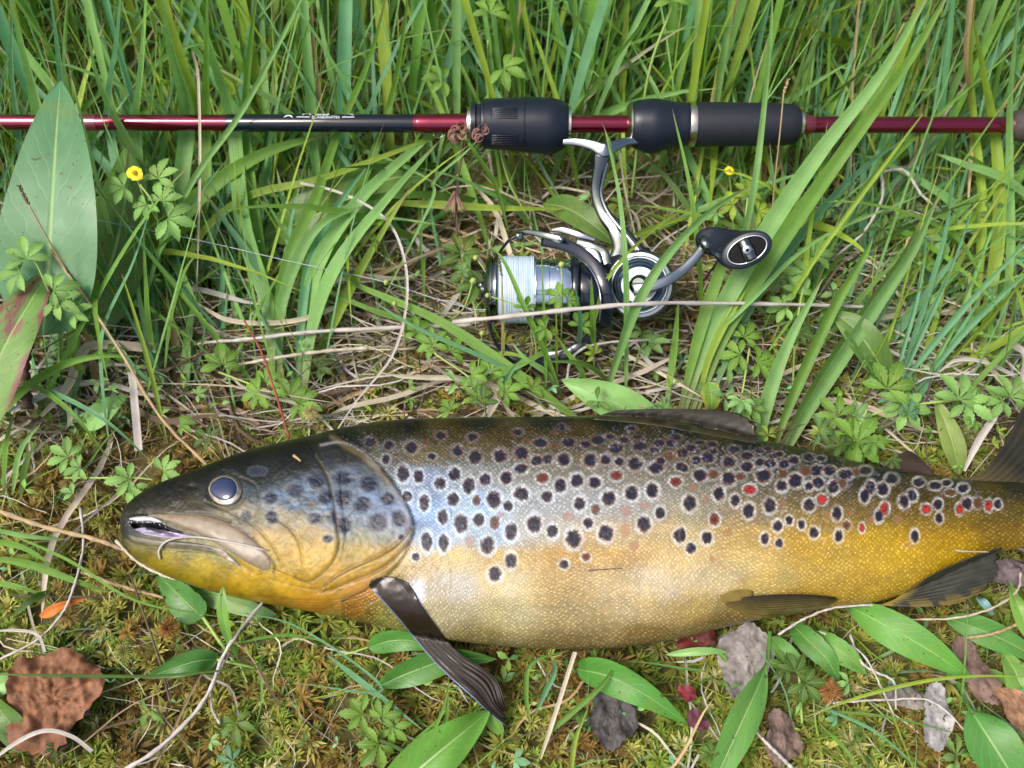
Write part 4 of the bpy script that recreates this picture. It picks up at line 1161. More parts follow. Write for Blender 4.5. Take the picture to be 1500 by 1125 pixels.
def leaf_geo(axis, wpx, col, prof='lance', fold=.12, wave=.04, na=34, nb=11, curl=0, roll=0, edge=None, mid=None, teeth=0, seed=0):
    P = catmull(np.array([W(x, y, z / 100) for x, y, z in axis]), na)
    m_ = axis[len(axis) // 2]
    w = wpx * mpp(m_[0], m_[1], m_[2] / 100)
    t = np.linspace(0, 1, na)
    if prof == 'lance': wd = np.sin(np.pi * np.clip(t, 0, 1) ** .85) ** .8
    elif prof == 'ovate': wd = np.sin(np.pi * np.clip(t, 0, 1) ** .62) ** .75
    elif prof == 'obov': wd = np.sin(np.pi * np.clip(t, 0, 1) ** 1.45) ** .8
    elif prof == 'spat': wd = np.clip(.10 + .9 * np.sin(np.pi * np.clip((t - .30) / .70, 0, 1) ** .95) ** .9, .1, 1) * np.where(t > .97, .4, 1)
    else: wd = np.sin(np.pi * t) ** .6
    if teeth: wd = wd * (1 + .10 * (np.mod(t * teeth, 1) - .5))
    wd = np.maximum(wd, .015)
    T = nrm(np.gradient(P, axis=0)); S_ = nrm(np.cross(T, VIEWUP)); Nn = np.cross(S_, T)
    S2 = S_ * math.cos(roll) + Nn * math.sin(roll); N2 = -S_ * math.sin(roll) + Nn * math.cos(roll)
    off = np.linspace(-1, 1, nb)
    ph = seed * 1.7
    V = P[:, None] + S2[:, None] * (off[None, :, None] * w * .5 * wd[:, None, None])
    hgt = np.abs(off)[None, :] * fold * w * wd[:, None] - curl * w * (off[None, :] ** 2) * wd[:, None] + wave * w * np.sin(t[:, None] * 9 + ph + off[None, :] * 2.3) * np.abs(off)[None, :]
    V = V + N2[:, None] * hgt[..., None]
    c = np.tile(col, (na, nb, 1)).astype(float)
    nzv = fbm2(t[:, None] * 5 + seed, off[None, :] * 2 + 9, 60 + seed % 7, 3)
    c = c * (.78 + .44 * nzv)[..., None]
    if edge is not None:
        k = np.clip((np.abs(off)[None, :] - .72 + (nzv - .5) * 1.0) / .2, 0, 1)[..., None]; c = c * (1 - k) + np.array(edge) * k
        if mid is not None:
            k = np.clip((nzv - .56) / .08, 0, 1)[..., None] * .85; c = c * (1 - k) + np.array(mid) * k
    uv = np.stack([np.tile(off, na), np.repeat(t, nb)], -1)
    return V.reshape(-1, 3), grid_faces(na, nb), c.reshape(-1, 3), uv
def leaf_obj(name, label, cat, axis, wpx, ck, stalk=None, mat=None, group=None, parent=None, **k):
    col = COLS[ck] if isinstance(ck, str) else np.array(ck)
    V, Fq, c, uv = leaf_geo(axis, wpx, col, **k)
    x0, y0, z0_ = axis[0]
    if parent is None and stalk is None:
        o = mk(name, V, Fq, mat or M_leaf, None, col=c, uv=uv, origin=W(x0, y0, max(0, z0_ / 100 - .003)))
        return meta(o, label, cat, group)
    if parent is None:
        parent = thing(name, W(x0, y0, 0), label, cat, group)
    o = mk("leaf_blade", V, Fq, mat or M_leaf, parent, col=c, uv=uv)
    if stalk:
        P = [W(x, y, z / 100) for x, y, z in stalk[0]]
        tube("stalk", P, stalk[1] * mpp(x0, y0) * .5, M_small, parent, seg=7, n=14, col=COLS[stalk[2]])
    return parent

def leaflets_geo(c0, e1, e2, up, size, n, spread, col, seed=0, droop=.25, a0=0.0, narrow=.42, teeth=5):
    r = random.Random(seed); mb = []
    na = 4 * teeth + 1
    t = np.linspace(0, 1, na)
    for i in range(n):
        a = a0 + spread * ((i / (n - 1)) - .5) if n > 1 else a0
        ln_ = size * (1 - .25 * abs(i / max(1, n - 1) - .5) * 2 * .8) * r.uniform(.9, 1.1)
        d = e1 * math.cos(a) + e2 * math.sin(a); s = -e1 * math.sin(a) + e2 * math.cos(a)
        wd = np.sin(np.pi * np.clip(t, 0, 1) ** 1.35) ** .9
        saw = np.where(t > .3, (1 - np.mod(t * teeth * 1.0, 1)) * .38 - .12, 0)
        wd = np.maximum(wd * (1 + saw), .03)
        dr = r.uniform(.5, 1.3) * droop
        P = c0 + d * (t[:, None] * ln_) + up * ((np.sin(t * 2.2) * .16 - dr * t ** 2)[:, None] * ln_)
        off = np.array([-1, -.5, 0, .5, 1.0])
        V = P[:, None] + s * (off[None, :, None] * (ln_ * narrow * .5 * wd)[:, None, None]) + up * (np.abs(off)[None, :, None] * (ln_ * .06 * wd)[:, None, None])
        cc = np.tile(col * r.uniform(.8, 1.2), (len(V.reshape(-1, 3)), 1))
        uv = np.stack([np.tile(off, na), np.repeat(t, 5) * .8], -1)
        mb.append((V.reshape(-1, 3), grid_faces(na, 5), cc, uv))
    return mb
def basis(nv, az):
    nv = nrm(nv); a = nrm(np.cross(nv, np.array([0.3, 1, .2]))); b_ = np.cross(nv, a)
    return a * math.cos(az) + b_ * math.sin(az), -a * math.sin(az) + b_ * math.cos(az), nv
def sprig(name, label, stem, stem_w, heads, ck='s', cat="herb", group=None, flower=None):
    """creeping cinquefoil-like sprig: stem polyline (x,y,zcm), heads (x,y,zcm,size px,azimuth deg)"""
    o = thing(name, W(*stem[0][:2], 0), label, cat, group)
    mp_ = mpp(stem[0][0], stem[0][1], .01)
    tube("stem", [W(x, y, z / 100) for x, y, z in stem], stem_w * mp_ * .5, M_small, o, seg=6, n=24, col=COLS['y'] * .8)
    for i, (x, y, z, s, az) in enumerate(heads):
        c0 = W(x, y, z / 100); up = nrm(np.array([random.Random(i).uniform(-.3, .3), -.25, 1]))
        e1, e2, nv = basis(up, 0)
        # azimuth measured in the photo: 0 right, 90 up
        ex = nrm(np.array([1, 0, 0]) - nv * nv[0]); ey = np.cross(nv, ex)
        a = math.radians(az)
        f1 = ex * math.cos(a) + ey * math.sin(a); f2 = -ex * math.sin(a) + ey * math.cos(a)
        mb = MB()
        for g_ in leaflets_geo(c0, f1, f2, nv, s * mp_ * .85, 5, math.radians(200), COLS[ck] * .78 * np.array([1, 1, .8]), seed=int(x + y), narrow=.36, teeth=6): mb.add(*g_)
        mb.build("leaf", M_small, o)
    return o
# ================================================================== GROUND COVER (uncountable)
ROD_Y = float(RA[1])
FOOT = [(x, y) for x, y in TOP] + [(1560, 700), (1700, 560), (1700, 950), (1560, 880)] + [(x, y) for x, y in BOT[::-1]]
def in_foot(px, py, m=0):
    return inside(px, py - 0, [(x, y) for x, y in FOOT])
def nprng(s): return np.random.RandomState(s)
def sweep(roots, az, L, e0, de, n, twist=0.0, s_az=0.0, wob=None):
    """curved blade axes: returns (N, n, 3); e = elevation angle along the blade"""
    t = np.linspace(0, 1, n)
    e = e0[:, None] + de[:, None] * t[None] ** 1.4
    a = az[:, None] + s_az[:, None] * t[None] if np.ndim(s_az) else az[:, None] + 0 * t[None]
    if wob is not None: a = a + wob[:, None] * np.sin(t[None] * 7 + wob[:, None] * 40)
    d = np.stack([np.cos(e) * np.sin(a), np.cos(e) * np.cos(a), np.sin(e)], -1)
    P = np.concatenate([np.zeros((len(L), 1, 3)), np.cumsum((d[:, 1:] + d[:, :-1]) * .5 * (L / (n - 1))[:, None, None], 1)], 1)
    return roots[:, None] + P
def ribbons(P, w, roll, cols, rootc=None, tipc=None, fold=.2, taper=.6, base=.4):
    N_, n, _ = P.shape
    t = np.linspace(0, 1, n)
    wd = (base + (1 - base) * np.minimum(1, t / .3)) * np.clip((1 - t) / taper, 0, 1) ** .7; wd = np.maximum(wd, .02)
    T = nrm(np.gradient(P, axis=1))
    S_ = nrm(np.cross(T, VIEWUP)); Nn = np.cross(S_, T)
    cr, sr = np.cos(roll)[:, None, None], np.sin(roll)[:, None, None]
    S2 = S_ * cr + Nn * sr; N2 = -S_ * sr + Nn * cr
    off = np.array([-1, 0, 1.0])
    hw = (w[:, None] * wd[None] * .5)
    V = P[:, :, None] + S2[:, :, None] * (off[None, None, :, None] * hw[:, :, None, None]) + N2[:, :, None] * (np.abs(off)[None, None, :, None] * hw[:, :, None, None] * fold * 2)
    c = np.repeat(np.repeat(cols[:, None, None], n, 1), 3, 2)
    tt = t[None, :, None, None]
    if rootc is not None:
        k = 1 - np.clip(tt * 6, 0, 1); c = c * (1 - k) + rootc * k
    if tipc is not None:
        k = np.clip((tt - .84) / .12, 0, 1); c = c * (1 - k) + tipc * k
    g = grid_faces(n, 3)
    Fq = (g[None] + (np.arange(N_) * n * 3)[:, None, None]).reshape(-1, 4)
    uv = np.stack([np.tile(off, N_ * n), np.tile(np.repeat(t, 3), N_)], -1)
    return V.reshape(-1, 3), Fq, c.reshape(-1, 3), uv
def pick(rs_, n, keys, ws, var=.18):
    K = np.array([COLS[k] for k in keys]); i = rs_.choice(len(keys), n, p=np.array(ws) / sum(ws))
    return K[i] * (1 + rs_.uniform(-var, var, (n, 1))) * (1 + rs_.uniform(-.06, .06, (n, 3)))
def clear_of_rod(P, rs_, over=.04):
    y = P[:, :, 1]; z = P[:, :, 2]
    near = (np.abs(y - ROD_Y) < .014)
    bad = (near & (z > .036) & (z < .074)).any(1)
    front = ((z > .074) & (y < ROD_Y + .03)).any(1)
    px, py = proj(P)
    grip = (front & ((px > 640) & (px < 1190) & (py > 120) & (py < 235)).any(1))
    rnd = rs_.rand(len(P))
    reel_ = ((px > 705) & (px < 1125) & (py > 325) & (py < 500) & (y < .36) & (z > .006)).any(1)
    reel2 = ((px > 820) & (px < 945) & (py > 190) & (py < 400) & (y < .40) & (z > .012)).any(1)
    return ~(bad | (front & (rnd > over)) | grip | reel_ | reel2)
def clear_of_fish(P):
    px, py = proj(P)
    return ~inside(px, py, FOOT).any(1)
def add_mass(name, P, w, roll, cols, mat, label, cat, **k):
    V, Fq, c, uv = ribbons(P, w, roll, cols, **k)
    o = mk(name, V, Fq, mat, None, col=np.clip(c, 0, .9), uv=uv)
    return meta(o, label, cat, kind="stuff")
def roots_at(X, Y): return np.stack([X, Y, ground_h(X, Y)], -1)
R_ = math.radians
# --- broad sedge, left half behind the rod
rs = nprng(11); n = 1050
X = rs.uniform(-.62, .14, n); Y = rs.uniform(.335, .92, n)
X = np.where(rs.rand(n) < .30, X + .45, X)
az = rs.normal(0, .35, n) + X * .9; L = rs.uniform(.22, .42, n); e0 = rs.uniform(R_(50), R_(84), n); de = rs.uniform(-R_(60), R_(5), n)
P = sweep(roots_at(X, Y), az, L, e0, de, 12); k = clear_of_rod(P, rs, .02)
w = rs.uniform(.003, .0085, n)
add_mass("sedge_bed", P[k], w[k], rs.uniform(-.9, .9, n)[k], pick(rs, n, "slbyd", (4, 5, 2, 3.5, .4))[k], M_blade,
         "dense bed of broad upright green sedge blades behind the rod", "sedge", rootc=np.array([.16, .20, .07]), fold=.22)
# --- fine grass everywhere behind, thicker to the right
rs = nprng(12); n = 8500
X = rs.uniform(-.65, .75, n); Y = .34 + .75 * rs.rand(n) ** 1.1
az = rs.normal(.25, .7, n) + X * .8; L = rs.uniform(.10, .36, n); e0 = rs.uniform(R_(35), R_(86), n); de = rs.uniform(-R_(80), R_(10), n)
P = sweep(roots_at(X, Y), az, L, e0, de, 11, wob=rs.uniform(-.12, .12, n)); k = clear_of_rod(P, rs, .015) & ((X > -.02) | (rs.rand(n) < .35))
w = rs.choice([.0012, .0018, .0026, .004], n, p=(.3, .35, .22, .13)) * rs.uniform(.8, 1.2, n)
add_mass("meadow_grass", P[k], w[k], rs.uniform(-1.2, 1.2, n)[k], pick(rs, n, "slbydwt", (5, 6, 5, 3, 1, .5, .4))[k], M_blade,
         "fine tangled green meadow grass standing behind the rod and reel", "grass", rootc=np.array([.20, .19, .09]), tipc=TAN)
# --- low green undergrowth behind the rod so no soil shows
rs = nprng(13); n = 4200
X = rs.uniform(-.6, .7, n); Y = .33 + .75 * rs.rand(n)
az = rs.uniform(-3.14, 3.14, n); L = rs.uniform(.06, .17, n); e0 = rs.uniform(R_(10), R_(70), n); de = rs.uniform(-R_(60), R_(0), n)
P = sweep(roots_at(X, Y), az, L, e0, de, 7); k = clear_of_rod(P, rs, 0)
add_mass("undergrowth", P[k], rs.uniform(.002, .006, n)[k], rs.uniform(-1, 1, n)[k], pick(rs, n, "sdlyw", (5, 3, 4, 3, .5))[k], M_blade,
         "low dark green undergrowth between the grass stems", "undergrowth")
# --- leaning fine blades rooted between reel and fish and passing under the rod
rs = nprng(14); n = 5000
gx_ = rs.uniform(-400, 2000, n); gy_ = rs.uniform(270, 640, n)
G0 = W(gx_, gy_, 0); X, Y = G0[:, 0], G0[:, 1]
dens = np.clip((np.abs(gx_ - 800) - 120) / 350, .06, 1) * np.clip((690 - gy_) / 300, .15, 1)
az = rs.normal(0, .45, n) + np.clip((gx_ - 700) / 700, -.3, 1) * .55; L = rs.uniform(.03, .19, n); e0 = rs.uniform(R_(12), R_(50), n); de = rs.uniform(-R_(35), R_(25), n)
P = sweep(roots_at(X, Y), az, L, e0, de, 12, wob=rs.uniform(-.1, .1, n)); k = clear_of_rod(P, rs, .25) & (rs.rand(n) < dens) & clear_of_fish(P)
w = rs.choice([.0010, .0016, .0030, .0055], n, p=(.35, .33, .2, .12))
add_mass("leaning_grass", P[k], w[k], rs.uniform(-1, 1, n)[k], pick(rs, n, "slbyt", (3, 4, 5, 3, .8))[k], M_blade,
         "thin green blades leaning back over the straw between fish and rod", "grass", rootc=np.array([.26, .25, .12]), tipc=TAN)
# --- straw litter
rs = nprng(15); n = 3300
gx_ = rs.uniform(-500, 2050, n); gy_ = np.where(rs.rand(n) < .12, 220 + 130 * rs.rand(n), 335 + 300 * rs.rand(n))
G0 = W(gx_, gy_, 0); X, Y = G0[:, 0], G0[:, 1]
az = rs.normal(1.57, .75, n) * rs.choice([-1, 1], n); L = rs.uniform(.02, .12, n); e0 = rs.uniform(-R_(2), R_(16), n); de = rs.uniform(-R_(28), 0, n)
r0 = roots_at(X, Y); r0[:, 2] += rs.uniform(.002, .012, n)
P = sweep(r0, az, L, e0, de, 9, wob=rs.uniform(-.6, .6, n)); k = clear_of_rod(P, rs, 0)
P[:, :, 2] = np.maximum(P[:, :, 2], ground_h(P[:, :, 0], P[:, :, 1]) + .001)
w = rs.choice([.0005, .0009, .0016, .0030], n, p=(.4, .35, .18, .07))
add_mass("straw_litter", P[k], w[k], rs.uniform(-1, 1, n)[k], pick(rs, n, "wptn", (4, 3, 2, 4), .35)[k], M_dry,
         "pale matted dead straw lying on the ground under the reel", "straw", taper=.25, base=.8)
# --- thin dead stems and roots over the moss near the viewer
rs = nprng(16); n = 420
gx_ = rs.uniform(-100, 1600, n); gy_ = rs.uniform(560, 1230, n)
G0 = W(gx_, gy_, 0); X, Y = G0[:, 0], G0[:, 1]
az = rs.uniform(-3.14, 3.14, n); L = rs.uniform(.015, .07, n); e0 = rs.uniform(0, R_(12), n); de = rs.uniform(-R_(20), R_(5), n)
r0 = roots_at(X, Y); r0[:, 2] += rs.uniform(.006, .012, n)
P = sweep(r0, az, L, e0, de, 9, wob=rs.uniform(-.7, .7, n)); k = clear_of_fish(P) 
add_mass("dead_stems", P[k], rs.choice([.0004, .0007, .0012], n)[k], rs.uniform(-1, 1, n)[k], pick(rs, n, "wptn", (3, 3, 2, 3), .3)[k], M_dry,
         "thin dead stems scattered over the moss around the fish", "straw", taper=.2, base=.9)
# --- small green grass near the viewer, kept low and off the fish
rs = nprng(17); n = 520
gx_ = rs.uniform(-100, 1600, n); gy_ = rs.uniform(700, 1230, n)
G0 = W(gx_, gy_, 0); X, Y = G0[:, 0], G0[:, 1]
az = rs.uniform(-3.14, 3.14, n); L = rs.uniform(.015, .06, n); e0 = rs.uniform(R_(4), R_(30), n); de = rs.uniform(-R_(25), R_(10), n)
r0 = roots_at(X, Y); r0[:, 2] += .003
P = sweep(r0, az, L, e0, de, 9, wob=rs.uniform(-.3, .3, n)); k = clear_of_fish(P)
add_mass("short_grass", P[k], rs.choice([.0005, .0009, .0016], n)[k], rs.uniform(-1, 1, n)[k], pick(rs, n, "slby", (4, 3, 2, 2))[k], M_blade,
         "short thin green grass growing through the moss in front", "grass")
# --- herb leaflets between reel and fish
mb = MB(); r = random.Random(21)
cnt = 0
while cnt < 140:
    gx0, gy0 = r.uniform(-80, 1600), r.uniform(215, 690)
    if cnt % 16 == 5: gx0, gy0 = r.uniform(-50, 1550), r.uniform(950, 1180)
    z = r.uniform(.004, .03) if gy0 < 900 else r.uniform(.004, .010)
    c0 = W(gx0, gy0, z); cp = np.array(proj(c0))
    if inside(np.array([cp[0]]), np.array([cp[1] + 8]), FOOT)[0]: continue
    if 690 < cp[0] < 1130 and 325 < cp[1] < 480 and r.random() < .9: continue
    if c0[1] > .385 and c0[1] < .412: continue
    if r.random() > .35 + .65 * min(1, max(0, (cp[0] - 550) / 500)) + .4 * (cp[0] < 250): continue
    up = nrm(np.array([r.uniform(-.5, .5), r.uniform(-.6, .3), 1])); e1, e2, nv = basis(up, r.uniform(0, 6.28))
    colr_ = COLS[r.choice("sdllsyb")] * r.uniform(.5, .9)
    for g_ in leaflets_geo(c0, e1, e2, nv, r.uniform(.005, .011), r.choice((3, 5, 5)), R_(r.uniform(150, 250)), colr_, seed=cnt, teeth=5, narrow=.34): mb.add(*g_)
    bz = ground_h(c0[0], c0[1])
    V, Fq = tube_geo(np.array([[c0[0] + r.uniform(-.008, .008), c0[1] + r.uniform(-.008, .008), bz], c0 - nv * .001]), .0004, 4, cap=False)
    mb.add(V, Fq, COLS['y'] * .7)
    cnt += 1
o = mb.build("herb_cover", M_small); meta(o, "scattered toothed green leaflets growing through the straw and moss", "herbs", kind="stuff")
# tiny oval leaves
mb = MB(); r = random.Random(22)
for i in range(380):
    gx0, gy0 = r.uniform(-80, 1600), r.uniform(380, 1200)
    c0 = W(gx0, gy0, r.uniform(.003, .012)); cp = proj(c0)
    if inside(np.array([cp[0]]), np.array([cp[1] + 4]), FOOT)[0]: continue
    a = r.uniform(0, 6.28); up = nrm(np.array([r.uniform(-.6, .6), r.uniform(-.7, .3), 1])); e1, e2, nv = basis(up, a)
    s_l = r.uniform(.003, .008)
    for g_ in leaflets_geo(c0, e1, e2, nv, s_l, r.choice((1, 2, 2, 3)), R_(110), COLS[r.choice("sdbly")] * r.uniform(.7, 1.2), seed=i, teeth=1, narrow=r.uniform(.3, .5)): mb.add(*g_)
o = mb.build("tiny_leaves", M_small); meta(o, "tiny oval green leaves dotted through the moss", "herbs", kind="stuff")
# --- bog moss: star-shaped heads of narrow curved leaves
rs = nprng(31); n = 9600
gx_ = rs.uniform(-650, 2150, n); gy_ = np.where(rs.rand(n) < .86, rs.uniform(590, 1400, n), rs.uniform(300, 620, n))
G0 = W(gx_, gy_, 0); cx, cy = G0[:, 0], G0[:, 1]
size = .0034 + .0062 * rs.rand(n) ** 1.6
cz = ground_h(cx, cy) + rs.uniform(.004, .011, n)
under = inside(gx_, gy_ + 20, FOOT) & inside(gx_, gy_ - 25, FOOT)
keep = ~(under & (rs.rand(n) < .85)); 
cx, cy, cz, size, gx_, gy_ = [v[keep] for v in (cx, cy, cz, size, gx_, gy_)]
cz = np.where(inside(gx_, gy_, FOOT), np.minimum(cz, -.006), cz)
n = len(cx)
kinds = np.array([[.27, .27, .055], [.36, .33, .10], [.27, .17, .05], [.20, .27, .045], [.44, .40, .20], [.14, .09, .03]])
patch = fbm2(cx * 26 + 40, cy * 26 + 40, 71, 2)
ki = np.where(patch < .42, rs.choice([2, 5, 1, 0], n, p=(.45, .2, .15, .2)), np.where(patch < .56, rs.choice([0, 1, 2, 3], n), rs.choice([3, 0, 1, 4], n, p=(.45, .3, .15, .1))))
kc_ = kinds[ki] * np.array([.76, .80, .72]) * (1 + rs.uniform(-.2, .2, (n, 1)))
LV = 24; M_ = 4
tl = np.linspace(0, 1, M_)
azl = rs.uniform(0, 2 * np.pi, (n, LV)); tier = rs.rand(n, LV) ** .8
el = R_(80) - tier * R_(80) + rs.normal(0, .15, (n, LV))
ll = size[:, None] * (.35 + .75 * tier) * rs.uniform(.7, 1.3, (n, LV))
crv = rs.uniform(-1.6, .2, (n, LV)) * tier
tilt = rs.normal(0, .25, (n, 2))
P = sweep(np.repeat(np.stack([cx, cy, cz], -1), LV, 0) + np.stack([np.sin(azl) * size[:, None] * .10, np.cos(azl) * size[:, None] * .10, -tier * size[:, None] * .4], -1).reshape(-1, 3),
          azl.ravel(), ll.ravel(), el.ravel(), crv.ravel(), M_)
Tn = nrm(np.gradient(P, axis=1)); Sd = nrm(np.cross(Tn, np.array([0, 0, 1.0]) + 0 * Tn)); 
wl_ = (size[:, None] * rs.uniform(.10, .18, (n, LV))).ravel()
wd = np.array([.7, 1.0, .75, .05])
off = np.array([-1, 1.0])
V = P[:, :, None] + Sd[:, :, None] * (off[None, None, :, None] * (wl_[:, None] * wd[None] * .5)[:, :, None, None])
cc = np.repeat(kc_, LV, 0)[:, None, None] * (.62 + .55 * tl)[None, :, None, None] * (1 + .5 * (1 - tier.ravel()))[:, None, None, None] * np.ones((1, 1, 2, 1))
g = grid_faces(M_, 2)
Fq = (g[None] + (np.arange(n * LV) * M_ * 2)[:, None, None]).reshape(-1, 4)
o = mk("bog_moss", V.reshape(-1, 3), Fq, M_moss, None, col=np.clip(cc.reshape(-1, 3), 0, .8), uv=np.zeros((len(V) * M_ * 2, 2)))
meta(o, "golden green and rusty bog moss carpet of starry heads", "moss", kind="stuff")
# ================================================================== NAMED PLANTS, LEAVES, STEMS
# ---- sedge tufts (root first; x, y in the photo, height above ground in cm)
tuft("sedge_tuft", "leftmost tall sedge tuft of wide blades behind the rod at the corner", "sedge", [
    ([(62, 330, 1), (60, 240, 3), (58, 165, 6), (38, 80, 11), (8, -30, 17)], 22, 'l'),
    ([(90, 320, 1), (95, 200, 4), (88, 90, 10), (70, -40, 17)], 15, 'b'),
    ([(120, 310, 1), (118, 200, 4), (96, 100, 9), (100, -30, 16)], 11, 'l'),
    ([(40, 330, 1), (28, 200, 4), (18, 100, 9), (20, -30, 16)], 9, 'b')], seed=1)
tuft("sedge_tuft", "upright sedge tuft behind the pointed big leaf and the red rod section", "sedge", [
    ([(232, 470, 0), (215, 330, 2), (203, 200, 4), (212, 80, 11), (216, -40, 18)], 24, 'l'),
    ([(258, 430, 0), (262, 300, 2), (275, 165, 5), (253, 70, 11), (232, -40, 18)], 23, 'l'),
    ([(222, 470, 0), (188, 320, 2), (160, 170, 5), (172, 60, 11), (180, -40, 16)], 15, 'b'),
    ([(245, 480, 0), (232, 300, 2), (150, 130, 8), (118, -30, 17)], 14, 'l'),
    ([(262, 470, 0), (300, 300, 2), (302, 170, 5), (304, 60, 11), (305, -40, 17)], 15, 's')], seed=2)
tuft("sedge_tuft", "sedge tuft whose wide blades arch right and rest under the dark rod section", "sedge", [
    ([(225, 455, 0), (238, 370, 1.5), (285, 295, 3), (380, 228, 4), (492, 192, 4.2)], 27, 's'),
    ([(262, 470, 0), (285, 360, 2), (360, 290, 3.2), (470, 262, 4), (600, 215, 4.3), (690, 180, 4)], 12, 'y'),
    ([(205, 480, 0), (232, 370, 4), (285, 260, 7), (350, 170, 9.5), (405, 70, 12), (440, 0, 13.5), (455, -20, 14)], 9, 'l'),
    ([(210, 460, 0), (230, 380, 3), (262, 325, 5), (330, 235, 6)], 7, 'b')], seed=3)
tuft("sedge_tuft", "tuft with two broad arched blades in the middle left, straw around its foot", "sedge", [
    ([(408, 560, 0), (406, 460, 1), (425, 370, 3), (462, 290, 4), (495, 195, 4.3), (540, 90, 8), (570, -20, 13)], 16, 's'),
    ([(410, 555, 0), (412, 450, 1.4), (440, 370, 3.4), (475, 325, 4.4), (530, 302, 4)], 17, 'l'),
    ([(400, 560, 0), (395, 450, 1), (360, 330, 3), (345, 190, 4.3), (310, 70, 10), (275, -40, 16)], 26, 'l'),
    ([(415, 560, 0), (395, 440, 1), (372, 300, 3), (360, 170, 4.3), (368, 60, 9), (380, -30, 14)], 14, 's')], seed=4)
tuft("sedge_tuft", "tuft with four light blades fanning up to the rod left of the dried flower", "sedge", [
    ([(440, 575, 0), (448, 470, 1), (470, 380, 3), (530, 290, 4), (612, 215, 4.2), (660, 170, 4)], 22, 'l'),
    ([(446, 578, 0), (462, 470, 1.6), (500, 380, 4), (570, 290, 5), (645, 205, 4.4)], 22, 'l'),
    ([(436, 575, 0), (440, 480, 1), (455, 380, 3), (495, 300, 4), (545, 235, 4.3)], 14, 'b'),
    ([(450, 570, 0), (470, 420, 2), (520, 300, 3.5), (570, 160, 4.3), (590, 60, 9), (600, -30, 13)], 12, 's')], seed=5)
tuft("sedge_tuft", "big bunch of broad blades leaning right across the red rod butt section", "sedge", [
    ([(1002, 600, 0), (1040, 490, 2.5), (1110, 360, 5.5), (1200, 225, 8), (1290, 110, 11), (1372, -30, 15)], 27, 'l'),
    ([(1018, 605, 0), (1060, 490, 2.5), (1135, 365, 5.5), (1230, 230, 8), (1330, 90, 12), (1400, -30, 15)], 26, 's'),
    ([(1010, 610, 0), (1048, 500, 2), (1100, 400, 4), (1180, 300, 5.5), (1250, 190, 8), (1262, 150, 9)], 22, 's'),
    ([(1030, 610, 0), (1100, 450, 2.5), (1185, 330, 4.2), (1260, 250, 5), (1330, 200, 4.2)], 13, 'b'),
    ([(996, 600, 0), (1030, 470, 3), (1070, 360, 5), (1100, 330, 6)], 18, 's'),
    ([(1022, 600, 0), (1040, 520, 2), (1085, 430, 4), (1135, 340, 5), (1235, 250, 5)], 12, 'y')], seed=6)
tuft("sedge_tuft", "tuft of wide green blades rising behind the trout's dorsal fin", "sedge", [
    ([(1112, 665, 0), (1122, 590, 1.6), (1155, 500, 3.4), (1205, 408, 5)], 22, 'l'),
    ([(1128, 672, 0), (1160, 580, 1.6), (1215, 460, 3.6), (1262, 380, 5), (1278, 350, 5.5)], 19, 's'),
    ([(1145, 672, 0), (1195, 580, 1.6), (1280, 450, 3.6), (1335, 370, 5), (1375, 285, 6)], 24, 'l'),
    ([(1138, 675, 0), (1180, 590, 1.2), (1250, 480, 2.6), (1320, 380, 4), (1350, 320, 5)], 15, 'd')], seed=7)
tuft("sedge_tuft", "two crossing blades rooted above the dorsal fin, one passing the reel crank", "sedge", [
    ([(880, 600, 0), (905, 520, 3), (935, 440, 6), (980, 370, 7.5), (1040, 310, 7.5), (1098, 272, 6.5)], 16, 'l'),
    ([(916, 600, 0), (918, 490, 3.5), (916, 380, 7), (906, 280, 8.6), (885, 186, 9)], 9, 'l'),
    ([(975, 600, 0), (988, 510, 2), (994, 440, 4)], 11, 's'),
    ([(850, 545, 0), (870, 470, 3), (895, 400, 5.5), (965, 330, 5.5), (1020, 300, 5)], 6, 'y')], seed=8)
tuft("sedge_tuft", "slim blades crossing in front of the black foam rear grip", "sedge", [
    ([(1062, 480, 0), (1085, 370, 4.5), (1105, 270, 8), (1118, 165, 10), (1128, 60, 13), (1132, -20, 15)], 10, 'l'),
    ([(1030, 500, 0), (1024, 380, 5), (1010, 270, 8), (985, 160, 9.5)], 8, 's'),
    ([(1070, 470, 0), (1085, 380, 3), (1100, 330, 4)], 6, 'b')], seed=9)
tuft("sedge_tuft", "tall yellow-green sedge pair standing at the right edge of the rod", "sedge", [
    ([(1432, 560, 0), (1448, 440, 1.5), (1462, 330, 3), (1458, 210, 4.2), (1440, 110, 8), (1424, 20, 12)], 20, 'y'),
    ([(1420, 545, 0), (1430, 420, 1.5), (1436, 300, 3), (1425, 180, 4.3), (1420, 90, 8), (1428, -10, 12)], 16, 'y'),
    ([(1448, 560, 0), (1478, 400, 2), (1478, 250, 4), (1480, 130, 8), (1496, -30, 14)], 13, 'l')], seed=10)
tuft("sedge_tuft", "bluish slim blades fanning up to the right edge above the tail", "sedge", [
    ([(1290, 600, 0), (1370, 500, 2), (1450, 410, 4), (1530, 330, 6)], 10, 'b'),
    ([(1310, 610, 0), (1400, 500, 2), (1470, 430, 4), (1540, 370, 6)], 10, 'b'),
    ([(1300, 600, 0), (1345, 500, 2), (1390, 400, 4), (1430, 290, 5.5)], 8, 'b'),
    ([(1305, 590, 0), (1350, 460, 2), (1385, 340, 4), (1400, 240, 4)], 8, 'b'),
    ([(1330, 600, 0), (1400, 470, 2), (1455, 330, 3.6), (1500, 260, 4)], 8, 'l'),
    ([(1296, 600, 0), (1325, 500, 2), (1350, 400, 3.5), (1358, 300, 4)], 8, 'b')], seed=11)
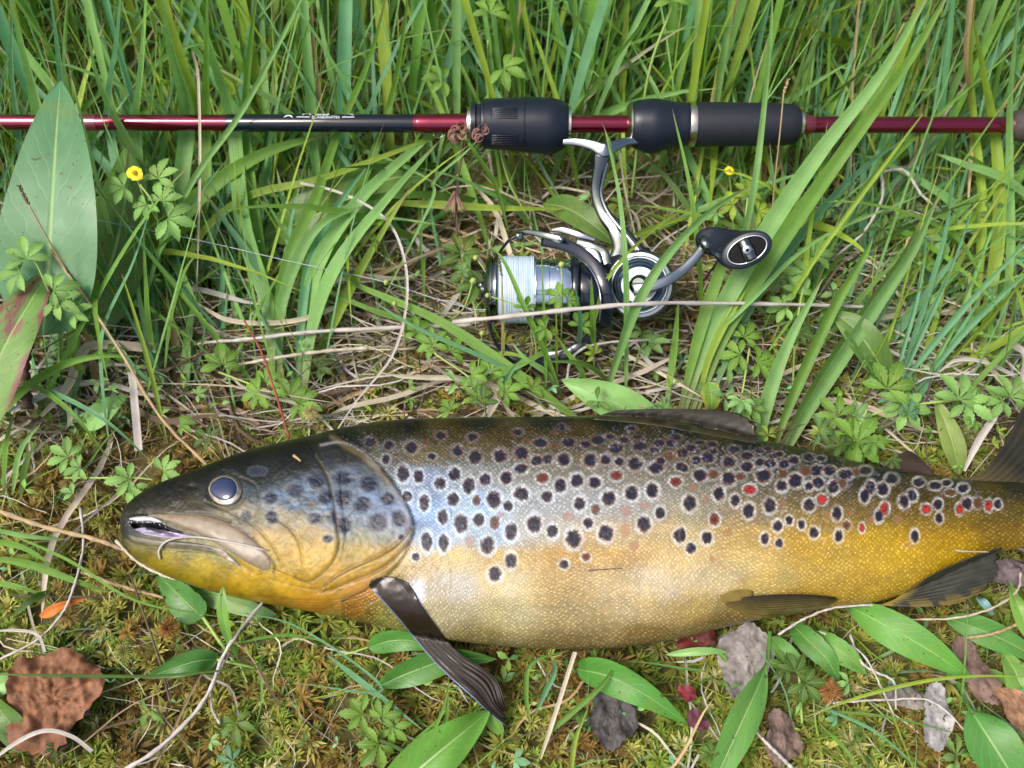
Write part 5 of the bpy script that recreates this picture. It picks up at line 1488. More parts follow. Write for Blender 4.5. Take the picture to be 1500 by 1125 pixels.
tuft("sedge_tuft", "long low blade sloping from the middle left down to the dorsal fin", "sedge", [
    ([(880, 640, 0), (800, 580, 1.5), (720, 520, 2.2), (640, 468, 2.5), (540, 425, 2.6), (495, 405, 2.2)], 16, 's'),
    ([(700, 480, 0), (600, 470, 1.5), (510, 440, 2), (420, 395, 2.2)], 9, 's')], seed=12)
tuft("sedge_tuft", "stiff narrow blade slanting in front of the white line spool", "sedge", [
    ([(826, 590, 0), (800, 520, 3), (770, 455, 5.4), (742, 390, 6.5), (722, 362, 6.8)], 9, 's')], seed=13)
tuft("grass_tuft", "thin upright stalks standing in front of the spool and its skirt", "grass", [
    ([(737, 570, 0), (737, 500, 2.5), (736, 440, 4.5), (736, 410, 5.6)], 4, 'y'),
    ([(800, 600, 0), (799, 520, 3), (796, 440, 5.5), (793, 372, 7)], 5, 's'),
    ([(816, 560, 0), (815, 500, 3), (815, 450, 5)], 4, 'y'),
    ([(776, 570, 0), (777, 520, 1.6), (777, 502, 2.4)], 4, 't'),
    ([(870, 520, 1), (868, 470, 4), (866, 405, 6.6)], 9, 's'),
    ([(846, 520, 1), (850, 470, 4), (842, 420, 6.2)], 8, 'b')], seed=21)
tuft("grass_tuft", "low leafy blades hiding the lower arm of the reel's bail", "grass", [
    ([(700, 560, .3), (740, 545, 2), (790, 520, 2.6), (840, 490, 2.4)], 10, 's'),
    ([(820, 575, .3), (800, 545, 2), (770, 525, 2.6), (748, 500, 3)], 9, 'l'),
    ([(860, 570, .3), (850, 540, 2), (830, 515, 2.8), (815, 490, 3.4)], 8, 's'),
    ([(730, 590, .3), (745, 550, 2), (770, 520, 2.6)], 8, 'b'),
    ([(900, 570, .3), (870, 540, 2), (835, 530, 2.6), (795, 530, 2.6)], 8, 'd'),
    ([(700, 530, .3), (725, 520, 2), (755, 520, 2.6), (800, 540, 2)], 7, 'y')], seed=22)
tuft("grass_tuft", "arching grass tuft at the left edge over the mossy ground", "grass", [
    ([(-10, 640, 0), (20, 585, 1.5), (80, 540, 3), (140, 522, 3.6), (208, 522, 3)], 13, 's'),
    ([(20, 555, 1), (60, 570, 2.6), (110, 610, 3), (165, 680, 1)], 8, 's'),
    ([(30, 560, 1), (90, 580, 3), (160, 620, 3), (225, 680, 1)], 7, 'b'),
    ([(5, 720, 0), (10, 650, 1.5), (22, 600, 2.4)], 9, 's'),
    ([(18, 725, 0), (30, 660, 1.5), (60, 620, 2.4)], 8, 'l'),
    ([(30, 730, 0), (38, 680, 1.5), (52, 650, 2)], 9, 'd'),
    ([(-5, 730, 0), (-4, 680, 1.5), (8, 640, 2)], 9, 's')], seed=14)
tuft("grass_tuft", "steep thin blades between big left leaf and trout's snout", "grass", [
    ([(162, 665, 0), (150, 560, 2.5), (152, 480, 4), (195, 385, 5.4), (222, 300, 6)], 7, 'b'),
    ([(245, 650, 0), (225, 560, 2.5), (200, 470, 4.5), (178, 400, 6)], 7, 'y'),
    ([(235, 560, 0), (220, 480, 2), (215, 420, 3.5), (210, 330, 5)], 10, 's'),
    ([(240, 560, 0), (250, 470, 2), (270, 400, 3.5), (290, 370, 4)], 7, 's'),
    ([(250, 590, 0), (200, 540, 2), (150, 480, 3), (100, 420, 4)], 6, 'b')], seed=15)
tuft("grass_tuft", "low flat grass blades at the left edge level with the trout's jaw", "grass", [
    ([(-30, 815, .6), (40, 825, 1.4), (110, 850, 1.4), (160, 868, .8)], 13, 's'),
    ([(-30, 790, .6), (30, 800, 1.4), (80, 830, 1.2)], 10, 's'),
    ([(75, 865, .6), (45, 880, 1.2), (15, 905, 1)], 11, 'd'),
    ([(-30, 770, .6), (40, 785, 1.6), (100, 790, 1)], 8, 'l'),
    ([(-30, 850, .6), (20, 858, 1.2), (60, 870, .8)], 9, 's')], seed=16)
tuft("grass_tuft", "fine green grass fan below the pelvic fin at lower right", "grass", [
    ([(1180, 1050, .6), (1260, 1020, 1.6), (1350, 998, 2), (1430, 990, 2), (1520, 992, 1.6)], 6, 'y'),
    ([(1190, 1030, .6), (1280, 1070, 1.4), (1350, 1130, 1)], 5, 'b'),
    ([(1185, 1040, .6), (1300, 1050, 1.4), (1420, 1080, 1)], 4, 's'),
    ([(1200, 1060, .6), (1240, 1100, 1.2), (1270, 1150, .8)], 5, 's'),
    ([(1405, 1050, .6), (1412, 980, 1.6), (1418, 890, 2.4)], 4, 's')], seed=17)
tuft("grass_tuft", "narrow curved blades just below the middle of the belly", "grass", [
    ([(776, 1060, .5), (770, 1010, 1.2), (780, 970, 1.8), (835, 952, 1.6)], 8, 's'),
    ([(785, 1045, .5), (800, 1010, 1.2), (812, 985, 1.6), (812, 962, 1.4)], 9, 'b'),
    ([(790, 1085, .6), (830, 1050, 1.4), (880, 1005, 2), (912, 958, 1.6)], 9, 's'),
    ([(836, 1140, .5), (842, 1085, 1.2), (862, 1035, 1.6)], 8, 'y')], seed=18)
tuft("grass_tuft", "long thin blades lying diagonally left of the pectoral fin tip", "grass", [
    ([(480, 960, .6), (545, 1010, 1.2), (620, 1070, 1)], 9, 'b'),
    ([(590, 1140, .5), (640, 1060, 1.6), (660, 1000, 1.8)], 6, 's'),
    ([(650, 1100, .5), (655, 1040, 1.6), (657, 990, 1.8)], 5, 's'),
    ([(660, 1140, .6), (570, 1090, 1.2), (480, 1060, 1)], 5, 'd')], seed=19)
for nm, L, w, ck, lab in [
    ("grass_strand", [(-20, 987, 3.2), (80, 989, 3.4), (220, 990, 3.4), (330, 982, 3), (440, 977, 2)], 5, 'd', "dark thin blade crossing in front of the brown dead leaf"),
    ("grass_strand", [(545, 296, 1.5), (640, 300, 2.2), (730, 305, 2.4), (835, 306, 1.5)], 12, 'y', "horizontal yellow-green blade lying between rod foregrip and reel"),
    ("grass_strand", [(545, 470, 1), (630, 300, 4), (636, 265, 5), (680, 225, 6), (705, 200, 6.6)], 5, 'l', "bent thin blade leaning to the dried flower"),
    ("grass_strand", [(745, 340, 1), (725, 270, 4), (690, 215, 6.4), (668, 180, 7)], 7, 's', "slanting blade passing in front of the dried flower"),
    ("grass_strand", [(885, 265, 4), (900, 250, 5), (895, 215, 8), (882, 180, 8.4)], 3, 'l', "short thin blade tip in front of the reel foot"),
    ("grass_strand", [(1180, 450, 1), (1250, 300, 4), (1350, 190, 5), (1500, 60, 8)], 10, 's', "long straight blade slanting up over the far right of the rod"),
    ("grass_strand", [(1130, 500, 1), (1180, 400, 4), (1300, 235, 8), (1357, 160, 9)], 7, 'y', "yellowish blade with dry tip crossing the red butt section"),
    ("grass_strand", [(1000, 540, 1), (1100, 440, 4), (1200, 350, 5), (1376, 275, 5)], 7, 'l', "long thin blade running from the reel crank to the right"),
    ("grass_strand", [(1560, 340, 2), (1480, 268, 4), (1410, 240, 4.3), (1370, 225, 4)], 13, 'l', "blade bending in from the right edge under the rod butt"),
    ("grass_strand", [(800, 600, .5), (740, 540, 2), (610, 480, 3), (545, 440, 3)], 7, 'b', "thin bluish blade low over the straw left of the reel"),
    ("grass_strand", [(-20, 768, .8), (100, 820, 2), (200, 880, 1.6), (330, 905, .8)], 5, 's', "thin blade running below the trout's chin"),
    ("grass_strand", [(430, 1000, .6), (560, 1010, 1.6), (440, 920, 2), (340, 895, 1.5)], 4, 'b', "fine hooked blade under the gill covers"),
]:
    o = blade_obj(nm, L, w, ck, origin=W(L[0][0], L[0][1], 0)); meta(o, lab, "grass blade")

# ---- broad leaves
leaf_obj("broad_leaf", "biggest broad leaf, upright and bluish green, covering the rod at left", "leaf",
         [(62, 490, 3.5), (70, 400, 5.5), (76, 300, 7.4), (82, 200, 8.6), (88, 118, 9.2)], 148, [.075, .19, .085], prof='ovate', fold=.05, wave=.012, na=50, nb=15, seed=1)
leaf_obj("broad_leaf", "dark broad leaf standing behind the biggest leaf at left", "leaf",
         [(120, 490, 1), (150, 420, 2.4), (172, 350, 3.4), (185, 270, 3.8), (180, 215, 3.6)], 105, 'd', prof='ovate', fold=.08, wave=.02, seed=2)
leaf_obj("broad_leaf", "dark broad leaf behind the arched blades under the black rod section", "leaf",
         [(385, 345, 1), (440, 325, 2), (510, 290, 2.8), (570, 262, 3), (628, 258, 2.8)], 80, 'd', prof='lance', fold=.06, seed=3)
leaf_obj("broad_leaf", "dark leaf lying behind the reel stem", "leaf",
         [(795, 298, .8), (830, 305, 1.6), (870, 330, 1.8), (905, 360, 1)], 40, 'd', prof='lance', seed=4)
leaf_obj("broad_leaf", "red-edged green leaf entering at the left edge", "leaf",
         [(-60, 640, 3), (-25, 580, 4), (5, 510, 5), (42, 445, 5.4), (78, 390, 5.2)], 92, [.13, .24, .06], prof='ovate', fold=.10, wave=.03, edge=[.16, .03, .05], mid=[.20, .07, .08], na=44, nb=17, seed=5)
leaf_obj("broad_leaf", "broad bright leaf tucked behind the back before the dorsal fin", "leaf",
         [(985, 640, .2), (930, 605, 1), (880, 580, 1.5), (822, 556, 1.6)], 56, 'l', prof='lance', seed=6)
leaf_obj("broad_leaf", "oval leaf lying on moss above the snout at left", "leaf",
         [(125, 625, .6), (145, 608, 1.2), (165, 592, 1.4), (188, 578, 1)], 34, 'l', prof='ovate', seed=7)
leaf_obj("broad_leaf", "long dark leaf upright between blades above the tail stalk", "leaf",
         [(1310, 575, .8), (1280, 520, 2.4), (1250, 480, 3), (1215, 455, 3)], 48, 'd', prof='lance', seed=8)
leaf_obj("broad_leaf", "pale green lance leaf pointing down to the notch before the tail", "leaf",
         [(1406, 696, .5), (1398, 660, 1.2), (1385, 620, 1.8), (1368, 580, 2)], 34, [.17, .24, .06], prof='lance', seed=9)
leaf_obj("broad_leaf", "oval glossy leaf on a stalk under the trout's gills", "leaf",
         [(318, 966, 1), (290, 968, 1.6), (255, 978, 1.7), (212, 994, 1.2)], 38, [.05, .15, .03], prof='ovate', seed=10, stalk=([(318, 966, 1), (345, 972, .9), (372, 978, .4)], 4, 'y'))
leaf_obj("broad_leaf", "shiny leaf pair blade half hidden under the pectoral fin", "leaf",
         [(540, 948, .6), (575, 938, 1.2), (610, 940, 1.3), (650, 956, .9)], 34, [.06, .19, .03], prof='ovate', seed=11, stalk=([(540, 948, .6), (515, 956, .5), (490, 960, .2)], 3, 'y'))
leaf_obj("broad_leaf", "long leaf crossing beneath the middle of the pectoral fin", "leaf",
         [(552, 1006, .5), (600, 985, 1.0), (660, 966, 1.1), (728, 965, .7)], 42, [.055, .17, .03], prof='lance', seed=12)
leaf_obj("broad_leaf", "largest bright leaf below the pectoral fin tip at the bottom edge", "leaf",
         [(560, 1175, .8), (620, 1120, 1.6), (675, 1075, 1.8), (716, 1042, 1.3)], 74, [.10, .25, .035], prof='ovate', fold=.10, seed=13)
leaf_obj("broad_leaf", "small leaf standing behind the very tip of the pectoral fin", "leaf",
         [(735, 1075, .3), (722, 1055, .8), (722, 1035, 1.1), (738, 1018, .9)], 22, 's', prof='ovate', seed=14)
leaf_obj("broad_leaf", "ovate glossy leaf below the belly beside the grey fluff", "leaf",
         [(845, 980, .6), (890, 990, 1.6), (945, 1018, 1.8), (1006, 1060, 1)], 52, [.06, .20, .03], prof='ovate', fold=.08, seed=15)
leaf_obj("broad_leaf", "big lance leaf just below the anal fin", "leaf",
         [(1240, 886, 1), (1295, 915, 2), (1360, 952, 2.1), (1424, 995, 1.2)], 54, [.09, .25, .04], prof='lance', fold=.08, seed=16)
leaf_obj("broad_leaf", "dark toothed leaf left of the two under the pelvic fin", "leaf",
         [(1158, 912, .7), (1180, 935, 1.2), (1210, 965, 1.3), (1230, 998, .8)], 36, [.06, .18, .03], prof='lance', teeth=6, seed=17)
leaf_obj("broad_leaf", "pale toothed leaf right of the two under the pelvic fin", "leaf",
         [(1192, 925, .8), (1218, 945, 1.4), (1245, 965, 1.4), (1270, 988, .9)], 34, [.11, .25, .05], prof='lance', teeth=6, seed=18)
leaf_obj("broad_leaf", "small plain leaf right of the grey dead leaf", "leaf",
         [(1128, 932, .8), (1145, 950, 1.4), (1165, 970, 1.4), (1186, 1000, .9)], 28, [.09, .22, .05], prof='lance', seed=19)
leaf_obj("broad_leaf", "long spatula leaf running to the bottom edge right of the grey dead leaf", "leaf",
         [(1128, 925, .8), (1118, 985, 1.6), (1085, 1060, 2), (1030, 1180, 1.5)], 50, [.10, .24, .05], prof='spat', fold=.12, na=44, seed=20)
leaf_obj("broad_leaf", "large spatula leaf running to the bottom right corner", "leaf",
         [(1400, 1000, .8), (1425, 1045, 1.6), (1460, 1100, 1.8), (1510, 1180, 1.2)], 74, [.06, .19, .035], prof='spat', fold=.08, na=44, seed=21)
leaf_obj("broad_leaf", "leaf at the right edge below the anal fin", "leaf",
         [(1385, 905, .6), (1430, 920, 1.2), (1475, 940, 1.2), (1540, 975, .7)], 42, [.07, .2, .04], prof='lance', seed=22)
leaf_obj("broad_leaf", "upright narrow leaf touching the right edge beside the tail", "leaf",
         [(1530, 955, .8), (1505, 920, 1.6), (1490, 885, 2), (1478, 850, 1.6)], 26, 's', prof='lance', seed=23)
leaf_obj("broad_leaf", "broad yellow-green leaf at the lower right edge", "leaf",
         [(1530, 1040, .6), (1500, 1010, 1), (1485, 980, 1.1), (1466, 950, .8)], 46, [.13, .26, .05], prof='ovate', seed=24)
leaf_obj("broad_leaf", "thin flat leaf pointing right under the belly end", "leaf",
         [(975, 959, .8), (1010, 955, 1.3), (1040, 953, 1.4), (1068, 956, 1)], 13, 'l', prof='lance', seed=25)
leaf_obj("broad_leaf", "small upright leaf in front of the trout's chin", "leaf",
         [(352, 975, .4), (335, 935, 2.0), (326, 895, 3.1), (327, 858, 3.6)], 17, [.13, .27, .05], prof='obov', seed=26, stalk=([(352, 975, .4), (362, 1000, .2)], 3, 'y'))
leaf_obj("broad_leaf", "toothed leaf on a thick stalk under the lower jaw", "leaf",
         [(298, 905, .9), (275, 885, 1.2), (252, 862, 1.2), (232, 842, .8)], 50, [.06, .17, .035], prof='ovate', teeth=6, seed=27, stalk=([(298, 905, .9), (322, 940, .8), (345, 972, .4)], 5, 'y'))
leaf_obj("broad_leaf", "pale green leaf mostly hidden beneath the throat", "leaf",
         [(255, 858, .5), (310, 872, .9), (370, 892, .9), (405, 900, .5)], 34, [.14, .26, .09], prof='ovate', seed=28)
leaf_obj("broad_leaf", "dark leaf at the lower left edge under the brown dead leaf", "leaf",
         [(40, 1100, .3), (18, 1065, .8), (0, 1040, 1), (-25, 1000, .6)], 46, 'd', prof='ovate', seed=29)
leaf_obj("broad_leaf", "light green leaf at the left edge beside the brown dead leaf", "leaf",
         [(-45, 1020, .3), (-15, 1008, .8), (10, 998, .9), (36, 990, .5)], 38, 'l', prof='ovate', seed=30)
leaf_obj("dead_leaf", "small orange withered leaf below the snout at left", "leaf",
         [(58, 904, .9), (72, 897, 1.3), (88, 888, 1.4), (128, 876, 1.0)], 15, [.40, .12, .02], prof='lance', mat=M_dead, seed=31)
leaf_obj("broad_leaf", "yellow-blotched toothed leaf behind the dorsal fin", "leaf",
         [(1038, 560, 1.8), (1041, 575, 1.8), (1042, 592, 1.4), (1042, 604, .8)], 28, [.13, .26, .04], prof='ovate', teeth=5, edge=[.3, .25, .04], seed=32)
leaf_obj("broad_leaf", "narrow bluish leaf piece sticking out below the anal fin", "leaf",
         [(1428, 872, .8), (1438, 880, 1.3), (1447, 890, 1.3), (1455, 902, .9)], 12, [.18, .32, .34], prof='par', seed=33)

# ---- dead leaves lying in the moss
def dead_leaf(name, label, cx, cy, rx, ry, rot, colr_, z=.006, crumple=.12, seed=0, lobes=9):
    n, m = 26, 96; rr = nprng(seed + 100)
    c0 = W(cx, cy, z); k = mpp(cx, cy, z); V = []; c = []
    ph = rr.rand(6) * 6.28
    for i in range(n):
        f = i / (n - 1)
        for j_ in range(m):
            a = 2 * math.pi * j_ / m
            jag = .05 * (abs((j_ * .25) % 1 - .5) * 2) + .10 * (vnoise2(np.array(a * 2.2 + 9), np.array(seed + .5), 12) - .5)
            rad = f * (1 + .08 * math.sin(3 * a + ph[0]) + .06 * math.sin(5 * a + ph[1]) + jag * f)
            x, y = rad * rx * math.cos(a), rad * ry * math.sin(a)
            # side veins run out from the midrib along x
            av = math.atan2(abs(y), x + rx * .2 - abs(y) * .75)
            vein = math.exp(-(y / (ry * .035)) ** 2) + .8 * math.exp(-((((x - abs(y) * .8) / rx * 3.2) % 1 - .5) / .09) ** 2) * f
            xr, yr = x * math.cos(rot) - y * math.sin(rot), x * math.sin(rot) + y * math.cos(rot)
            g_ = fbm2(np.array(x / 20.0 + seed * 7 + 50), np.array(y / 20.0 + 50), 90 + seed, 4)
            h = (g_ - .5) * crumple * rx * k * 2.0 + .16 * rx * k * (f ** 3) * math.sin(2 * a + ph[3]) + .10 * rx * k * f ** 4 * math.sin(5 * a + ph[4]) 
            V.append(c0 + np.array([xr * k, -yr * k / .9, h]))
            q_ = fbm2(np.array(x / 7.0 + 60), np.array(y / 7.0 + 60), 95 + seed, 4); q2 = fbm2(np.array(x / 24.0 + 60), np.array(y / 24.0 + 60), 97 + seed, 2)
            c.append(np.array(colr_) * (.35 + 1.0 * q_ + .35 * (q2 - .5)) * (1 + .22 * min(1, vein) * min(1, f * 2)))
    o = mk(name, V, grid_faces(n, m, True), M_dead, None, col=np.clip(c, 0, .8), uv=np.zeros((n * m, 2)), origin=c0)
    return meta(o, label, "dead leaf")
dead_leaf("dead_leaf", "crinkled rusty brown leaf lying on moss at the lower left", 76, 1022, 66, 66, .2, (.17, .075, .035), .010, .30, 1)
dead_leaf("dead_leaf", "grey weathered leaf under the belly end left of the spatula leaf", 1092, 968, 38, 52, .35, (.20, .18, .17), .009, .2, 2)
dead_leaf("dead_leaf", "dark grey withered lump on the moss left of the ovate glossy leaf", 898, 1050, 34, 38, .3, (.055, .05, .05), .006, .35, 3)
dead_leaf("dead_leaf", "curled silvery dead leaf above the bottom edge at lower right", 1372, 1050, 20, 44, .25, (.24, .23, .23), .010, .35, 4)
dead_leaf("dead_leaf", "pale grey dead leaf scrap left of the curled silvery one", 1330, 1020, 34, 16, .2, (.19, .17, .15), .007, .3, 5)
dead_leaf("dead_leaf", "brown folded dead leaf at the lower right beneath the lance leaf", 1432, 985, 22, 48, -.45, (.14, .09, .07), .008, .3, 6)
dead_leaf("dead_leaf", "tan broken leaf in the lower right corner", 1492, 1040, 22, 34, -.5, (.24, .13, .07), .011, .3, 7)
dead_leaf("dead_leaf", "shrivelled brown leaf cluster at the bottom edge left of the fine grass fan", 1146, 1080, 26, 34, .2, (.13, .09, .07), .008, .4, 8)
dead_leaf("dead_leaf", "purplish dead leaf poking out under the tail stalk", 1490, 836, 52, 18, 0, (.12, .09, .10), .012, .2, 9)
dead_leaf("dead_leaf", "dark red withered leaf under the belly end", 1020, 938, 30, 12, -.2, (.10, .012, .012), .010, .2, 10)
dead_leaf("dead_leaf", "small dark red leaf right of the ovate glossy leaf", 1006, 1015, 14, 10, .3, (.13, .015, .02), .010, .2, 11)
dead_leaf("dead_leaf", "maroon leaf scrap below the small dark red leaf", 1022, 1055, 16, 12, .6, (.09, .025, .04), .009, .2, 12)

# ---- dry stems, twigs, roots
def stem(name, label, L, wpx, ck, cat="dry stem", flat=False, n=40, seed=0):
    if flat:
        o = blade_obj(name, L, wpx, ck, origin=W(L[0][0], L[0][1], 0), shape='cut', n=n)
    else:
        P = catmull(np.array([W(x, y, z / 100) for x, y, z in L]), n)
        rr = nprng(seed); P += (rr.rand(n, 3) - .5) * .0003
        k = mpp(L[0][0], L[0][1], L[0][2] / 100)
        r_t = wpx * k * .5 * (1 + .2 * np.sin(np.arange(n) * 1.3)) * np.linspace(1, .75, n)
        V, Fq = tube_geo(P, r_t, 7)
        cc = COLS[ck] * (.8 + .4 * rr.rand(n, 1)); cc = np.repeat(cc, 7, 0); cc = np.vstack([cc, cc[:1], cc[-1:]])
        o = mk(name, V, Fq, M_dry, None, col=cc, uv=np.zeros((len(V), 2)), origin=W(L[0][0], L[0][1], 0))
    return meta(o, label, cat)
stem("dry_straw", "long grey dry stem lying across the spool and gearbox of the reel", [(664, 472, 3.0), (760, 462, 5.4), (850, 452, 6.0), (940, 445, 6.0), (1030, 444, 4.5), (1160, 446, 3), (1320, 452, 1.5)], 7, 'p')
stem("dry_straw", "pale straight straw running left from the reel to the left middle", [(690, 476, 1.6), (580, 480, 1.6), (460, 486, 1.6), (360, 497, 1.4), (300, 502, 1)], 7, 'p')
stem("dry_straw", "second pale straw lying just below the straight one", [(540, 510, 1.2), (470, 515, 1.3), (400, 525, 1.2), (330, 538, .8)], 6, 'w')
stem("bent_straw", "white curved dry blade making a big bow left of the reel", [(470, 668, .8), (520, 590, 1.6), (575, 520, 2.2), (596, 440, 3), (590, 370, 3.6), (562, 318, 4), (500, 283, 4), (440, 268, 4)], 3.8, 'p', flat=True)
stem("bent_straw", "pale crumpled strip hanging straight down left of the snout", [(170, 500, 1.6), (192, 540, 1.8), (198, 590, 1.6), (204, 660, .8)], 12.0, 'p', flat=True)
stem("bent_straw", "wide faded strip curving over the moss at the left", [(60, 610, .8), (98, 570, 1.3), (120, 520, 1.7), (145, 505, 1.6), (230, 510, 1.2)], 13.6, 'w', flat=True)
stem("dry_straw", "tan stem slanting from the big leaf down to the trout's forehead", [(306, 684, 1.6), (236, 612, 2.6), (180, 520, 3.8), (125, 435, 5), (85, 380, 6), (30, 292, 7)], 5, 't')
stem("red_stalk", "thin red stem leaning onto the trout's forehead", [(424, 642, 2.0), (408, 590, 2.8), (385, 520, 3.4), (358, 470, 3.8)], 4, 'r')
stem("dry_straw", "dry brown stem under the lower jaw at left", [(-20, 742, 1.4), (60, 770, 1.7), (140, 790, 1.7), (182, 806, 1.3)], 8, 't')
stem("dry_straw", "pale straw against the chin of the trout", [(170, 792, 1.8), (200, 822, 2.0), (240, 843, 2.1), (275, 852, 1.8)], 5, 'w')
stem("dry_straw", "tan straw lying in the moss below the jaw", [(120, 838, 1.2), (170, 856, 1.4), (240, 876, 1.1)], 6, 't')
stem("root", "thick white root curving through the lower left moss", [(180, 1130, .8), (230, 1098, 1.2), (280, 1050, 1.5), (308, 1010, 1.6), (325, 965, 1.7), (350, 925, 1.9), (393, 872, 1.7)], 7, 'p')
stem("root", "thin root branch beside the thick white root", [(322, 1060, .9), (310, 1035, 1.2), (312, 1000, 1.3), (335, 960, 1.4)], 4, 'p')
stem("root", "thin white thread hanging from the left middle past the snout", [(118, 745, 1.2), (122, 800, 1.5), (108, 860, 1.5), (90, 900, 1.4), (50, 940, 1.2), (-20, 975, 1)], 4, 'p')
stem("bent_straw", "white curled blade in the bottom left corner", [(-30, 1130, 1), (20, 1090, 1.8), (65, 1070, 2.1), (105, 1078, 1.9), (135, 1100, 1.2)], 6.5, 'p', flat=True)
stem("bent_straw", "white looped straw above the rusty brown leaf", [(-20, 925, 1.2), (25, 923, 1.5), (55, 930, 1.6), (66, 955, 1.2)], 4.8, 'p', flat=True)
stem("bent_straw", "tan upright straw standing below the belly beside the curved blades", [(792, 1112, .8), (815, 1040, 1.6), (842, 955, 2.2)], 6.4, 'w', flat=True)
stem("dry_straw", "thin brown stem going down the moss under the jaw", [(250, 1030, .8), (228, 950, 1.3), (190, 840, 1.6)], 4, 'n')
stem("root", "thin hooked root below the anal fin", [(1495, 838, 1.5), (1490, 865, 1.8), (1455, 890, 2), (1400, 905, 1.9), (1332, 908, 1.4)], 4, 'w')
stem("dry_straw", "short tan straw right of the big lance leaf", [(1490, 915, 1.5), (1455, 928, 1.7), (1415, 935, 1.4)], 5, 't')
stem("dry_straw", "pale straw lying along the underside of the pelvic fin", [(1140, 930, 1.4), (1185, 903, 1.9), (1240, 888, 2.1), (1362, 886, 1.8)], 4, 'p')
stem("root", "bundle of white fine roots below the pelvic fin", [(1200, 925, 1.2), (1260, 955, 1.5), (1290, 1005, 1.4), (1310, 1050, 1)], 3.2, 'p')
stem("root", "long white thread wandering across the lower right", [(1220, 1030, 1.2), (1300, 1025, 1.5), (1370, 1030, 1.5), (1440, 1100, 1.2)], 3.5, 'p')
stem("root", "looping white root right of the grass fan", [(1245, 930, 1.2), (1262, 970, 1.4), (1285, 985, 1.4), (1310, 1000, 1.4), (1312, 1040, 1.1)], 4, 'p')
stem("dry_straw", "straw sticking up through the moss at the bottom right of centre", [(1160, 1125, .8), (1130, 1095, 1.3), (1105, 1070, 1.3)], 6, 'p')
stem("bent_straw", "silvery dead blade leaning on the back before the tail", [(1412, 690, 1.4), (1430, 650, 2), (1455, 610, 2.2), (1462, 590, 2)], 11.2, 'p', flat=True)
stem("bent_straw", "silvery folded blade at the right edge above the tail", [(1488, 600, 1.8), (1496, 560, 2.2), (1500, 520, 2.2), (1475, 500, 2)], 10.4, 'p', flat=True)
stem("bent_straw", "pale bow-shaped blade above the tail at the right", [(1375, 545, 1.4), (1400, 528, 1.8), (1440, 530, 1.8), (1490, 552, 1.2)], 5.6, 'p', flat=True)
stem("bent_straw", "pale stick behind the back above the trout's shoulder", [(715, 612, .8), (735, 570, 1.3), (760, 540, 1.4)], 12.8, 'w', flat=True)
stem("dry_straw", "upright orange straw at the right above the tail stalk", [(1424, 520, 1), (1422, 460, 2), (1420, 400, 2.8)], 5, 't')
stem("bent_straw", "tall tan dry blade behind the rod butt", [(1418, 290, 3), (1424, 180, 4.2), (1415, 90, 8), (1422, -20, 12)], 9, 't', flat=True)
stem("bent_straw", "tan blade with split tip standing in front of the red rod at left", [(288, 430, 1), (292, 300, 6), (293, 200, 8), (290, 110, 10), (282, 75, 11)], 4.0, 'w', flat=True)
stem("dry_straw", "bent white dead stem behind the crank knob", [(1290, 245, 3.6), (1292, 290, 3.2), (1265, 340, 2.6), (1225, 375, 1.6)], 5, 'p')
stem("dry_straw", "grey kinked dead stem right of the crank knob", [(1290, 252, 3.2), (1325, 250, 3.4), (1350, 285, 2.8), (1380, 310, 2)], 5, 'p')
stem("bark_twig", "short brown twig standing behind the red-edged leaf", [(40, 600, 1), (36, 540, 2), (48, 480, 3)], 17, 'n', cat="twig")
stem("bent_straw", "pale scrap of dead blade under the reel crank", [(930, 500, 1), (950, 530, 1.2), (985, 545, .8)], 6.4, 'p', flat=True)
stem("dry_straw", "thin arched straw under the reel gearbox", [(830, 560, .8), (838, 525, 1.8), (870, 505, 2.1), (950, 498, 1.8), (1010, 500, 1)], 4.5, 'p')
stem("bent_straw", "faded flat blade lying left of the tufts over the straw", [(290, 445, 1), (340, 470, 1.4), (430, 470, 1.4), (520, 440, 1)], 7.2, 'w', flat=True)
# small pieces lying on the fish
def on_fish_stem(name, label, pts, w, ck):
    P = catmull(np.array([S(x, y, l) for x, y, l in pts]), 24)
    V, Fq = tube_geo(P, np.linspace(w, w * .6, 24) * mpp(pts[0][0], pts[0][1], .04) * .5, 7)
    o = mk(name, V, Fq, M_dry, None, col=np.tile(COLS[ck], (len(V), 1)), uv=np.zeros((len(V), 2)), origin=P[0]); meta(o, label, "dry stem")
on_fish_stem("dry_straw", "thin whitish straw curled over the trout's upper jaw", [(236, 820, .0015), (235, 806, .0015), (250, 793, .0025), (285, 788, .0022), (325, 794, .0035), (360, 800, .0032), (393, 808, .0018)], 3.6, 'p')
on_fish_stem("straw_bit", "tiny tan seed husk lying on the trout's crown", [(431, 668, .0006), (436, 672, .0012), (441, 676, .0006)], 5, 't')
on_fish_stem("dry_straw", "short pale straw on the trout's anal fin edge", [(1390, 811, .007), (1405, 813, .008), (1436, 814, .0085)], 3, 'w')
on_fish_stem("dry_straw", "tiny dark splinter on the trout's flank", [(862, 836, .0006), (880, 835, .0012), (912, 833, .0006)], 1.6, 'n')

